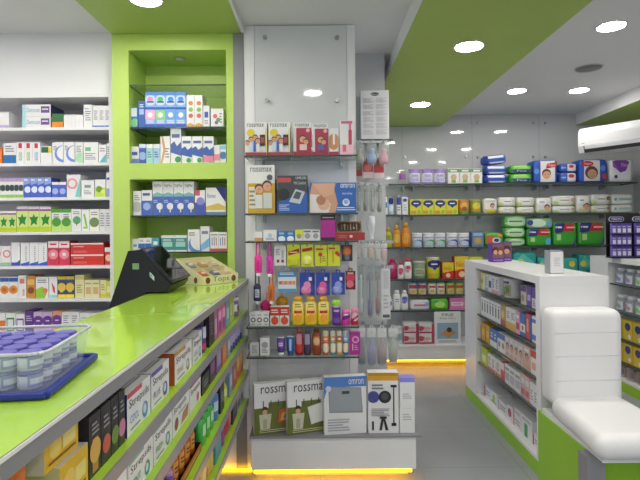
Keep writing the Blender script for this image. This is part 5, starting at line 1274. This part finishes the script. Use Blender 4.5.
# ---- right shelf unit: tubs and cereal
PXH = HX0 + .03
hy = lambda px: PXH * 500 / (px - 318)
def H(look, kind, p0, p1, h, ds, o=None): return (look, kind, hy(p1), hy(p0), h, ds, o or {})
clr = lambda c: ('lilac_clear', [R(.05, .1, .95, .6, '#c8ccd8'), C(.4, .4, .16, c), C(.65, .3, .12, c)])
for zi, (cols, rf) in enumerate(((('#7a8ac8', '#9a8ab8', '#8ac06a', '#c0a0b0'), 'top'), (('#8aa0a8', '#c08a9a', '#8ac06a', '#a0a0c0'), 'second'))):
    names = (('violet', 'lilac', 'lime', 'rose'), ('grey', 'pink', 'green', 'blue'))[zi]
    row([H(f'clear lidded tub with {nm} label', 'bottle', p0, p1, .145, clr(c), {'shape': 'straight', 'cap': '#c4c8d4', 'd': .12, 'name': 'clear_tub', 'cat': 'tub'}) for nm, c, p0, p1 in reversed(list(zip(names, cols, (612.8, 621.8, 631.2, 641), (621, 630.4, 640, 650))))], 0, HS[zi], f'{rf} wall unit shelf', f'from bench side on {rf} wall unit shelf', facing='-x', plane=PXH)
ycb = ('#d2b82c', [C(.5, .7, .2, '#2a2f80', 1.2), P([(.25, .7), (.75, .7), (.5, .45)], '#2a2f80'), C(.7, .2, .12, WH)])
for zi, rf in ((2, 'third'), (3, 'fourth')):
    row([H('yellow cereal carton with navy heart', 'box', p0, p1, .165, ycb if i % 2 == zi % 2 else ('#c8b440', ycb[1]), {'d': .07}) for i, (p0, p1) in enumerate(reversed(((613, 621.5), (622, 631.5), (632, 642), (642.5, 654))))], 0, HS[zi], f'{rf} wall unit shelf', f'from bench side on {rf} wall unit shelf', facing='-x', plane=PXH)
row([H('grey lidded tub with brown label', 'bottle', p0, p1, .11, ('#a8a4a4', [R(.0, .2, 1, .7, '#8a7a78')]), {'shape': 'tub', 'cap': '#8a8488', 'd': .1, 'name': 'grey_tub', 'cat': 'tub'}) for p0, p1 in reversed(((613, 621.5), (622, 631.5), (632, 642)))], 0, .105, 'bottom of wall unit', 'from bench side on wall unit bottom', facing='-x', plane=PXH)
# purple packet display on top
dz = 1.153; dd = 4.32
xa, xb = X(616.5, dd, 240), X(637, dd, 240); xc, xd = X(641, dd, 240), X(661.5, dd, 240)
t = thing('packet_display', 'black two column counter display with oval signs full of purple packets', 'display stand', ((xa + xd) / 2, dd + .1, dz))
xm = (xa + xd) / 2; hd = Z(214, dd, 620) - dz
b = MB(); b.box(xa - xm - .0, xd - xm + .0, .052, .06, 0, hd, BK); b.build('back_panel', t)
b = MB(); b.box(xa - xm - .008, xd - xm + .008, -.08, .052, 0, .012, BK); b.build('base', t)
zrow = [.0135, .115, .215]
for c0, c1 in ((xa, xb), (xc, xd)):
    b = MB(); zc_ = Z(219, dd, 620) - dz; cx_ = (c0 + c1) / 2 - xm; hw = (c1 - c0) * .42
    b.prism([(cx_ + hw * .62 * s1 + .022 * math.cos(a), zc_ + .022 * math.sin(a)) for s1, aa in ((1, range(-90, 91, 15)), (-1, range(90, 271, 15))) for a in [math.radians(q) for q in aa]], 'y', .047, .052, '#d8d8de')
    b.prism([(cx_ + hw * .62 * s1 + .018 * math.cos(a), zc_ + .018 * math.sin(a)) for s1, aa in ((1, range(-90, 91, 15)), (-1, range(90, 271, 15))) for a in [math.radians(q) for q in aa]], 'y', .0463, .048, '#4a3a86')
    b.decor([T('ORION', 0, 0, 1, 1, WH)], lambda u, v, e: (cx_ + (u - .5) * hw * 1.2, .0462 - e, zc_ + (v - .5) * .02)); b.build('oval_sign', t)
    for zr in zrow[1:]:
        b = MB(); b.box(c0 - xm, c1 - xm, -.06, .052, zr - .006, zr - .002, BK); b.build('tray_shelf', t)
pk = ('#6a56b0', [R(0, .8, 1, 1, '#4f3f9a'), R(.15, .1, .85, .5, '#dcd8ea'), L(.1, .6, .8, .74, 1, '#c8c0e8')])
pkn = 0
for ci, (c0, c1) in enumerate(((xa, xb), (xc, xd))):
    for ri, zr in enumerate(zrow):
        for k in range(4):
            if ci == 1 and k > 2: continue
            w_ = (c1 - c0) / 4
            place('box', 'purple_packet', '', w_ * .9, .03, .09, '#7564b8', pk[1], {}, (c0 + w_ * (k + .5), dd + .085 - .0, dz + zr + .0005), 0,
                  f"purple packet with white square, {ORD[k + 1]} from back wall side, {('bottom', 'middle', 'top')[ri]} tier, {('first', 'second')[ci]} display column", 'packet', 'purple packets in the counter display')

# ---- counter shelves: fronts face the aisle
PXC = CX1 - .028
RA = 'from open end on top counter shelf'
yb_ = ('#e0b424', [C(.3, .5, .3, '#e8c860'), R(.5, .3, .9, .7, '#e6d27a'), L(.1, .1, .9, .25, 1, '#8a5a10')])
blk = lambda c: ('#26262a', [R(.25, .1, .75, .5, '#3a3a3e'), C(.5, .32, .16, c, 1), L(.2, .6, .8, .85, 3, '#9a9a9e')])
stp = lambda c, c2, s, s2: (WH, [T(s, .08, .56, .92, .82, '#2a2a32'), R(.0, .88, .6, 1, c), T(s2, .1, .26, .46, .44, c2), C(.74, .26, .2, c2, .9), C(.7, .3, .12, '#c8dcec'), L(.1, .08, .5, .18, 1)])
def stock(look, z0, z1, h, ds, o, n=3):
    """a front carton with more of the same behind it"""
    out = []
    for i in range(n):
        q = dict(o); q['back'] = i * .085; q['d'] = .083; q['rear'] = i
        out.append((look, 'box', z0, z1, h - .0005 * i, ds, q))
    return out
lidp = [L(.08, .2, .92, .8, 4, '#9a9aa2')]
A_ = [
    ('white tub with orange lid', 'bottle', .715, .79, .138, ('#d8d8da', [R(0, .3, 1, .7, '#c8743a')]), {'shape': 'tub', 'cap': '#d8702a', 'd': .08, 'name': 'supplement_tub', 'cat': 'tub'}),
    ('yellow carton with golden bubbles', 'box', .855, .962, .078, yb_, {'d': .16, 'top': '#d0cfc8', 'side': '#d8cf9a'}),
    ('yellow carton with golden bubbles', 'box', .825, .945, .068, yb_, {'d': .16, 'on': 1, 'side': '#d8d4b8', 'top': '#d0cfc8', 'back': .01}),
    ('black carton with orange flame', 'box', .965, 1.018, .122, ('#26262a', [R(.25, .05, .75, .6, '#b8803a'), C(.5, .4, .2, '#d8a850'), L(.2, .66, .8, .88, 3, '#9a9a9e')]), {'d': .13}),
    ('black carton with red fruit', 'box', 1.02, 1.068, .122, blk('#c8584a'), {'d': .13}),
    ('black carton with green leaf', 'box', 1.07, 1.108, .122, blk('#6a8a3a'), {'d': .13}),
    ('black carton with pink petal', 'box', 1.11, 1.145, .122, blk('#c87aa0'), {'d': .13}),
] + stock('white lozenge carton with icy picture', 1.155, 1.32, .102, stp('#c8485a', '#4a8ac8', 'Strepsils', 'COOL'), {'side': '#2c3078', 'lidprint': lidp}) \
  + stock('white lozenge carton with violet picture', 1.325, 1.485, .102, stp('#6a5aa8', '#5a4a9a', 'Strepsils', ''.join('PLUS')), {'side': '#d0d0d8', 'lidprint': lidp}) + [
    ('orange ended white lozenge carton', 'box', 1.54, 1.75, .10, stp('#c89a3a', '#a88a5a', 'Strepsils', 'ORANGE'), {'side': '#c0602a', 'd': .12, 'lidprint': lidp}),
    ('white lozenge carton with grey picture', 'box', 1.765, 1.905, .10, stp('#a8a8a0', '#8a8a90', 'Strepsils', 'HONEY'), {'d': .12, 'lidprint': lidp}),
    ('violet and pink bottle with dark cap', 'bottle', 1.925, 2.01, .125, ('#5a4a86', [R(0, .1, 1, .3, '#c04a6a'), R(.2, .45, .8, .8, '#c8c8e0')]), {'shape': 'straight', 'cap': '#3a3050'}),
    ('tall black carton', 'box', 2.03, 2.12, .138, ('#26222a', [L(.2, .3, .8, .7, 4, '#8a6a8a')]), {'d': .08}),
    ('dusky mauve carton', 'box', 2.13, 2.2, .135, ('#9a6a8a', [R(.2, .2, .8, .7, '#c8a0b8')]), {'d': .08}),
    ('bright pink carton', 'box', 2.21, 2.39, .14, ('#d05a9c', [R(.1, .5, .9, .8, '#e8a0c8'), C(.5, .3, .2, '#7a3a90')]), {'n': 2, 'd': .08}),
    ('teal grey carton', 'box', 2.4, 2.5, .138, ('#6a9aa0', [R(.2, .3, .8, .7, '#a8c8c8')]), {'d': .08}),
    ('lime green carton', 'box', 2.51, 2.64, .138, ('#a8b84a', [R(.2, .3, .8, .7, '#c8d48a')]), {'n': 2, 'd': .08}),
    ('white and purple bottle pack', 'bottle', 2.72, 2.83, .13, ('#8a6aa8', [R(0, .2, 1, .5, '#e0dce4'), C(.5, .35, .16, '#4a2a6a'), R(0, .66, 1, .8, '#d8d0e0')]), {'shape': 'straight', 'cap': '#c8c0d0'}),
]
row(A_, 0, CSH[0], 'top counter shelf', RA, facing='+x', plane=PXC)
for i in range(3):
    place('box', 'flat_carton', '', .20, .10, .034, ('#2a2226', '#7a2a4a', '#2a2a2e')[i], [L(.1, .3, .9, .7, 1, '#b88a9a')], {}, (-.66, 2.06, CSH[0] + .001 + i * .035), PI / 2, f"{('lowest dark', 'middle maroon', 'topmost dark')[i]} flat carton of stack behind violet bottle on counter shelf", 'box', 'flat cartons stacked on the top counter shelf')
tri = lambda c, c2, s: (WH, [T(s, .06, .62, .8, .86, '#33333a'), C(.2, .3, .2, c), P([(.45, .1), (.9, .1), (.95, .5), (.6, .4)], c2), L(.32, .5, .8, .58, 1)])
Bq = [] 
Bq += stock('white pastille carton with maroon spot', .7, .93, .088, tri('#a83a50', '#c89a8a', 'Tridents'), {'lidprint': lidp}, 3)
Bq += stock('white pastille carton with red spot', .935, 1.155, .095, tri('#c83a3a', '#c87a5a', 'Tridents'), {'lidprint': lidp}, 3)
Bq += stock('white pastille carton with teal picture', 1.16, 1.335, .095, stp('#7ab0a8', '#3a9a88', 'Strepsils', 'MINT'), {'lidprint': lidp}, 3)
Bq += stock('white pastille carton with green picture', 1.34, 1.51, .098, stp('#a8b8a0', '#6a9a6a', 'Strepsils', 'FRESH'), {'lidprint': lidp}, 2)
Bq += [
    ('white pastille carton with brown picture', 'box', 1.515, 1.71, .10, tri('#8a5a3a', '#b8805a', 'Strepsils'), {'lidprint': lidp, 'd': .12}),
    ('white pastille carton with crimson band', 'box', 1.715, 1.88, .105, (WH, [R(0, .8, 1, 1, '#b83a4a'), T('Strepsils', .08, .5, .9, .72, '#33333a'), C(.7, .24, .16, '#c8705a')]), {'d': .12, 'lidprint': [R(.1, .3, .9, .6, '#b83a4a')]}),
    ('low black carton', 'box', 1.9, 2.03, .07, ('#2a2a2c', [L(.2, .3, .8, .7, 2, '#8a8a8a')]), {'d': .1}),
    ('deep purple carton', 'box', 2.04, 2.15, .115, ('#4a2a50', [R(.2, .3, .8, .7, '#8a5a90')]), {'d': .1}),
    ('plum carton with lilac panel', 'box', 2.16, 2.29, .12, ('#6a4a80', [R(.15, .25, .85, .75, '#a890b8')]), {'d': .1}),
    ('tall orange carton', 'box', 2.3, 2.42, .122, ('#c86a34', [R(.2, .2, .8, .8, '#d8905a')]), {'d': .1}),
    ('blue grey carton', 'box', 2.43, 2.52, .12, ('#7a98a8', [R(.2, .3, .8, .7, '#b8ccd4')]), {'d': .1}),
    ('slim navy and violet bottle', 'bottle', 2.53, 2.93, .122, ('#4a4a86', [R(.1, .3, .9, .7, '#a8a0c8')]), {'n': 5, 'shape': 'straight', 'cap': '#2a2440'}),
]
row(Bq, 0, CSH[1], 'second counter shelf', 'from open end on second counter shelf', facing='+x', plane=PXC)
# tray of amber bottles
t = thing('bottle_tray', 'dark tray of four amber bottles on third counter shelf', 'tray', (PXC - .05, 1.74, CSH[2] + .001), PI / 2)
b = MB(); b.box(-.15, .15, -.048, .048, 0, .004, '#2a201c')
for s_ in (-1, 1): b.box(s_ * .15 - .002, s_ * .15 + .002, -.048, .048, .004, .03, '#2a201c'); b.box(-.148, .148, s_ * .047 - .001, s_ * .047 + .001, .004, .03, '#a85a1c')
b.decor([L(.1, .3, .9, .7, 1, '#d8a060')], lambda u, v, e: ((u - .5) * .28, -.048 - e, .03 * v), 6); b.build('tray_body', t)
for i in range(4):
    place('bottle', 'amber_bottle', '', .062, .062, .128, '#c0641c', [R(.1, .2, .9, .6, '#dc9a48'), L(.2, .3, .8, .5, 2, '#5a2a10')], {'shape': 'round', 'cap': '#9a4c16'}, (PXC - .05, 1.74 - .108 + .072 * i, CSH[2] + .0055), PI / 2, f"amber bottle in dark tray, {ORD[i + 1]} from open end of counter", 'bottle', 'amber bottles in the counter tray')
Cq = [
    ('violet bottle with lilac cap', 'bottle', 1.36, 1.565, .10, ('#7a4a9a', [R(.1, .3, .9, .7, '#b898c8')]), {'n': 3, 'shape': 'round', 'cap': '#b088c8'}),
    ('green mouthwash bottle with green cap', 'bottle', 1.91, 2.13, .125, ('#3fae4a', [R(.15, .3, .85, .65, '#b8e0b0')]), {'n': 3, 'shape': 'round', 'cap': '#2f9a3a'}),
    ('red capped blue bottle', 'bottle', 2.15, 2.24, .14, ('#4a7ab8', [R(.1, .3, .9, .6, '#b8cce0')]), {'shape': 'straight', 'cap': '#b83a34'}),
    ('black carton with grey print', 'box', 2.25, 2.34, .135, ('#2c2c32', [L(.2, .3, .8, .7, 3, '#8a8a90')]), {'d': .1}),
    ('lime yellow bottle', 'bottle', 2.36, 2.45, .12, ('#b8c83a', [R(.1, .3, .9, .6, '#e0e490')]), {'shape': 'round', 'cap': '#8ab03a'}),
    ('grey blue carton', 'box', 2.47, 2.57, .14, ('#7a88a8', [R(.2, .3, .8, .7, '#b8c0d0')]), {'d': .1}),
    ('rosy carton', 'box', 2.58, 2.68, .14, ('#a84a5a', [R(.2, .3, .8, .7, '#d09aa0')]), {'d': .1}),
    ('orange and yellow carton', 'box', 2.69, 2.93, .15, ('#d88a2a', [R(.1, .5, .9, .9, '#e0b84a'), R(.2, .1, .8, .35, '#b8502a')]), {'n': 2, 'd': .1}),
]
row(Cq, 0, CSH[2], 'third counter shelf', 'from open end on third counter shelf', facing='+x', plane=PXC)
Dq = [
    ('yellow flower carton', 'box', 1.86, 2.02, .11, ('#c8a83a', [C(.4, .5, .3, '#e8d890'), C(.7, .4, .2, '#a86a4a')]), {'d': .12}),
    ('blue capped yellow bottle', 'bottle', 2.04, 2.12, .13, ('#d0b84a', []), {'shape': 'round', 'cap': '#3a3f90'}),
    ('orange topped teal carton', 'box', 2.13, 2.26, .13, ('#4a98a8', [R(0, .6, 1, 1, '#c8603a')]), {'d': .12}),
    ('violet bottle with pink cap', 'bottle', 2.28, 2.37, .13, ('#8a3a94', []), {'shape': 'round', 'cap': '#c04a90'}),
    ('crimson pouch', 'soft', 2.38, 2.55, .14, ('#c0284a', [C(.5, .5, .25, '#d86a84')]), {'d': .08}),
    ('dark violet carton', 'box', 2.56, 2.7, .12, ('#3a2f4a', [R(.2, .3, .8, .7, '#6a5a80')]), {'d': .12}),
    ('grey and white carton', 'box', 2.71, 2.93, .1, ('#b0b0b6', [R(.1, .2, .9, .6, '#5a5a70')]), {'n': 2, 'd': .12}),
]
row(Dq, 0, CSH[3], 'lowest counter shelf', 'from open end on lowest counter shelf', facing='+x', plane=PXC)

# ---- on the counter: sales terminal, sweet tray, basket of purple tubs
t = thing('sales_terminal', 'black wedge shaped sales terminal with tilted glossy touch screen by counter', 'computer', (-.8, 2.3, .751))
q = lambda px, py: (at(px, py, 2.3)[0] + .8, at(px, py, 2.3)[1] - .751)
A0, A1, B0, B1_ = q(128, 251), q(139.5, 250), q(172, 283.5), (q(172, 283.5)[0] - .015, q(172, 283.5)[1] - .022)
lw = q(109, 307); k_ = (lw[1] - .0) / (A0[1] - lw[1]); bl = (lw[0] - (A0[0] - lw[0]) * k_, 0)
b = MB(); b.prism([A0, A1, (B0[0] - .002, B0[1] - .008), (B0[0] - .02, .406), (.004, .406), (.004, 0), bl], 'y', 0, .30, 'black_plastic'); b.build('body', t)
dx, dz_ = B0[0] - A1[0], B0[1] - A1[1]; ln = math.hypot(dx, dz_); nx, nz = -dz_ / ln, dx / ln
if nz < 0: nx, nz = -nx, -nz
b = MB(); b.prism([A1, B0, (B0[0] + nx * .012, B0[1] + nz * .012), (A1[0] + nx * .012, A1[1] + nz * .012)], 'y', -.006, .306, 'black_plastic'); b.build('screen_frame', t)
b = MB(); sfc = lambda u, v, e: (A1[0] + dx * (1 - v) + nx * (.012 + e), .30 * u, A1[1] + dz_ * (1 - v) + nz * (.012 + e))
b.decor([R(.04, .05, .96, .96, 'black_gloss')], sfc, 1); b.build('touch_screen', t)
b = MB(); b.decor([R(.0, .0, 1, 1, '#7a9a6a')], lambda u, v, e: (A0[0] + .02 + .03 * u, -e, A0[1] - .085 + .028 * v), 1); b.build('sticker', t)
b = MB(); b.decor([R(.0, .0, 1, 1, '#cfd8d0'), R(.1, .2, .6, .8, '#3aa0a0')], lambda u, v, e: (B0[0] - .12 + dx * .14 * u + .02, -.006 - e, B0[1] + .035 + .02 * v + dz_ * .14 * u), 1); b.build('label_sticker', t)

fl = (-.600, 2.60); ang = math.radians(50)
t = thing('sweet_tray', 'cream cardboard counter tray with compartments and brown pictures', 'display tray', (fl[0], fl[1], CH + .001), ang)
# local frame: front edge along +X, depth along +Y, back wall higher than the front
W2, D2, hf, hbk, sl = .235, .235, .046, .132, .092
cr = '#e2dcae'
def panel(n, mbf): 
    b = MB(); mbf(b); return b.build(n, t)
panel('bottom', lambda b: b.prism([(0, 0), (D2, 0), (D2, sl), (0, .004)], 'x', .0005, W2 - .0005, cr))
def frontp(b):
    b.box(0, W2, -.003, 0, 0, hf, cr)
    b.decor([T('Tops', .26, .14, .72, .9, '#5a7a2a'), C(.12, .5, .36, '#6a3a1c', .9), C(.86, .5, .36, '#6a3a1c', .9), C(.84, .55, .18, '#8a5a34', .9)], lambda u, v, e: (W2 * u, -.003 - e, hf * v), W2 / hf)
panel('front_panel', frontp)
sidepoly = [(0, 0), (D2, 0), (D2, hbk), (0, hf)]
def sidep(x0, x1):
    def f(b):
        b.prism(sidepoly, 'x', x0, x1, cr)
        b.decor([C(.25, .5, .36, '#6a3a1c', .9), C(.62, .4, .2, '#a8502a'), R(.5, .3, .9, .6, '#d8c88a')], lambda u, v, e: (x0 - e if x0 <= 0 else x1 + e, D2 * u, hf * v), D2 / hf)
    return f
panel('side_panel', sidep(-.003, 0)); panel('side_panel', sidep(W2, W2 + .003))
panel('back_panel', lambda b: b.box(0, W2, D2, D2 + .003, 0, hbk, cr))
for i in (1, 2):
    panel('divider', lambda b: b.prism([(0.001, .0045), (D2 - .001, sl), (D2 - .001, hbk * .93), (.001, hf * .85)], 'x', W2 * i / 3 - .001, W2 * i / 3 + .001, '#cfc898'))
panel('divider', lambda b: b.box(.002, W2 - .002, D2 * .5 - .001, D2 * .5 + .001, sl * .5 + .004, hf * .5 + hbk * .5 - .006, '#cfc898'))
ca, sa = math.cos(ang), math.sin(ang)
for i, (lx, ly, c, nm) in enumerate(((.04, .06, '#b8502a', 'orange brown'), (.12, .06, '#5a5a7a', 'grey violet'), (.195, .06, '#c8b08a', 'tan'), (.04, .17, '#8a8a90', 'grey'), (.12, .17, '#a88a5a', 'khaki'), (.195, .17, '#b8a890', 'beige'))):
    m = MB(); m.soft(.05, .06, .024, c, 3.5, 6)
    m.decor([R(.2, .3, .8, .7, '#e0d8c0')], lambda u, v, e: ((u - .5) * .04, (v - .5) * .04, .0245 + e), 1)
    o = m.build('wrapped_sweet', None, (fl[0] + ca * lx - sa * ly, fl[1] + sa * lx + ca * ly, CH + .006 + (ly + .02) / D2 * sl), ang + .2 * (i % 3 - 1))
    o.rotation_euler = (math.atan2(sl - .004, D2), 0, ang)
    tag(o, f"{nm} wrapped sweet pack lying in a compartment of cream counter tray", 'sweet', 'sweet packs in the counter tray')

# basket: blue lid under a clear tub
BROT = .12
bx, by2 = -.634, 1.0
t = thing('clear_basket', 'clear plastic tub standing in a dark blue lid on green counter', 'tub', (bx, by2, CH + .001), BROT)
LW, LD = .137, .137
b = MB()
b.rbox(-LW, LW, -LD, LD, 0, .006, '#1f3190', .003, 2)
for s_ in (-1, 1):
    b.rbox(s_ * LW - .006, s_ * LW + .006, -LD, LD, 0, .014, '#1f3190', .005, 3); b.rbox(-LW, LW, s_ * LD - .006, s_ * LD + .006, 0, .014, '#1f3190', .005, 3)
b.build('lid', t)
b = MB(); bw, bd, th_ = .122, .122, .0012; tw, td = .132, .133; z0_, z1_ = .0075, .078
def shell(b, c, o):
    def rr(w, d, z, r=.03, n=5):
        return [(sx * (w - r) + r * math.cos(a), sy_ * (d - r) + r * math.sin(a), z) for sx, sy_, a0 in ((1, 1, 0), (-1, 1, 90), (-1, -1, 180), (1, -1, 270)) for a in [math.radians(a0 + 90 * i / n) for i in range(n + 1)]]
    rings = [rr(bw - o, bd - o, z0_ + o), rr(tw - o, td - o, z1_)]
    n = len(rings[0]); vs = rings[0] + rings[1]
    b.add(vs, [(i, (i + 1) % n, n + (i + 1) % n, n + i) for i in range(n)], c, True)
    b.add(vs, [tuple(range(n))[::-1]], c)
    return rr
rr_ = shell(b, 'lilac_clear', 0); b.build('tub_wall', t)
b = MB(); p_ = rr_(tw + .001, td + .001, z1_ + .001); b.tube(p_ + [p_[0]], .0034, '#c9ccd4', 6); b.build('rim', t)
for tier in range(2):
    for iy in range(5):
        for ix in range(5):
            gx_, gy_ = -.09 + .045 * ix, -.088 + .044 * iy
            cx_, cy_ = gx_ * math.cos(BROT) - gy_ * math.sin(BROT), gx_ * math.sin(BROT) + gy_ * math.cos(BROT)
            place('bottle', 'purple_tub', '', .041, .041, .0325, '#cdcde4', [R(0, .15, 1, .8, '#8c92c4'), R(.1, .3, .9, .62, '#dcdff0')], {'shape': 'tub', 'cap': '#5f59b4'}, (bx + cx_, by2 + cy_, CH + .0095 + .0335 * tier), PI / 2 - .3,
                  f"small purple lidded tub in clear basket, {('lower', 'upper')[tier]} tier, {ORD[5 - ix]} from aisle in {ORD[iy + 1]} row", 'tub', 'purple lidded tubs in the basket')

# ================================================================ lamps, sky and camera
def downlight(x, y, z, label, r=.078):
    t = thing('ceiling_light', label, 'ceiling light', (x, y, z), 0, 'round ceiling lights')
    m = MB(); m.lathe([(r * .98, -.004), (r * 1.12, -.007), (r * 1.14, -.0005)], 'white_ceiling', 28); m.build('trim_ring', t)
    m = MB(); m.lathe([(.001, -.0062), (r * .98, -.006), (r * .98, -.0035)], 'lamp', 28); m.build('diffuser', t)


zc = CEIL; zg = BND - .002; zl = SOF - .002
for i, y in enumerate((4.5, 3.05, 1.5, 0, -1.5)):  # last two rows repeat the grid out of view, added for general light
    k = ('first', 'second', 'third', 'fourth', 'added fifth')[i]
    downlight(1.8, y, zc, f"round light in white ceiling, {k} from back wall in line beside green band")
    downlight(2.36, y, zc, f"round light in white ceiling, {k} from back wall in line beside grille")
    if i: pass
for i, y in enumerate((4.47, 3.03, 1.5, -.1, -1.6)):  # last two lie behind the camera, added for overall brightness
    downlight(.925, y, zg, f"round light in wide green ceiling band, {ORD[i + 1]} from back wall", .083)
for i, y in enumerate((2.545, 1.1, -.4)):  # the last one is out of view, an added fill light
    downlight(-.867, y, zl, f"round light in narrow green ceiling strip, {ORD[i + 1]} from niche")
for i, y in enumerate((1.48, -.2, -1.7)):  # the two behind the camera are added to light the room
    downlight(-.035, y, zc, f"round light in plain white ceiling, {ORD[i + 1]} from partition")
for i, y in enumerate((2.35, 1.3, .2)):  # unseen lights, added to brighten the wall and shelves behind the counter
    for x, nm in ((-1.62, 'counter'), (-2.4, 'side wall')):
        downlight(x, y, zc, f"added fill light over staff side, {ORD[i + 1]} from white shelf unit in line by {nm}")
x, y = 2.1, 3.86
t = thing('ceiling_speaker', 'round grey grille set in white ceiling between four round lights', 'speaker', (x, y, zc))
m = MB(); m.lathe([(.09, -.003), (.098, -.008), (.1, -.0005)], '#b8b8ba', 28); m.build('trim_ring', t)
m = MB(); m.lathe([(.001, -.0055), (.089, -.0055), (.089, -.003)], '#6e7074', 28); m.build('grille', t)
# yellow strip light at the foot of the wall beside the plinth
m = MB(); m.box(-.72, -.405, PY - .03, PY - .018, .004, .012, 'led')
tag(m.build('led_strip_light'), 'yellow strip light at foot of white wall under the counter end', 'strip light')

w = bpy.data.worlds.new('World'); SC.world = w; w.use_nodes = True
bg = w.node_tree.nodes['Background']; bg.inputs['Color'].default_value = (.86, .92, 1.0, 1); bg.inputs['Strength'].default_value = .5

cam = bpy.data.cameras.new('camera'); co = bpy.data.objects.new('camera', cam); COL.objects.link(co)
cam.sensor_width = 36; cam.lens = 36 * F / 640; cam.clip_start = .02
cam.shift_x = 2 / 640; cam.shift_y = -13 / 640
co.location = (0, 0, EYE)
from mathutils import Matrix
co.matrix_world = Matrix.Translation((0, 0, EYE)) @ Matrix.Rotation(PI / 2, 4, 'X') @ Matrix.Rotation(-ROLL, 4, 'Z')
SC.camera = co
vs_ = SC.view_settings
SC.display_settings.display_device = 'sRGB'
vs_.view_transform = 'Standard'; vs_.look = 'None'; vs_.gamma = 1; vs_.use_curve_mapping = False
vs_.exposure = 0.72
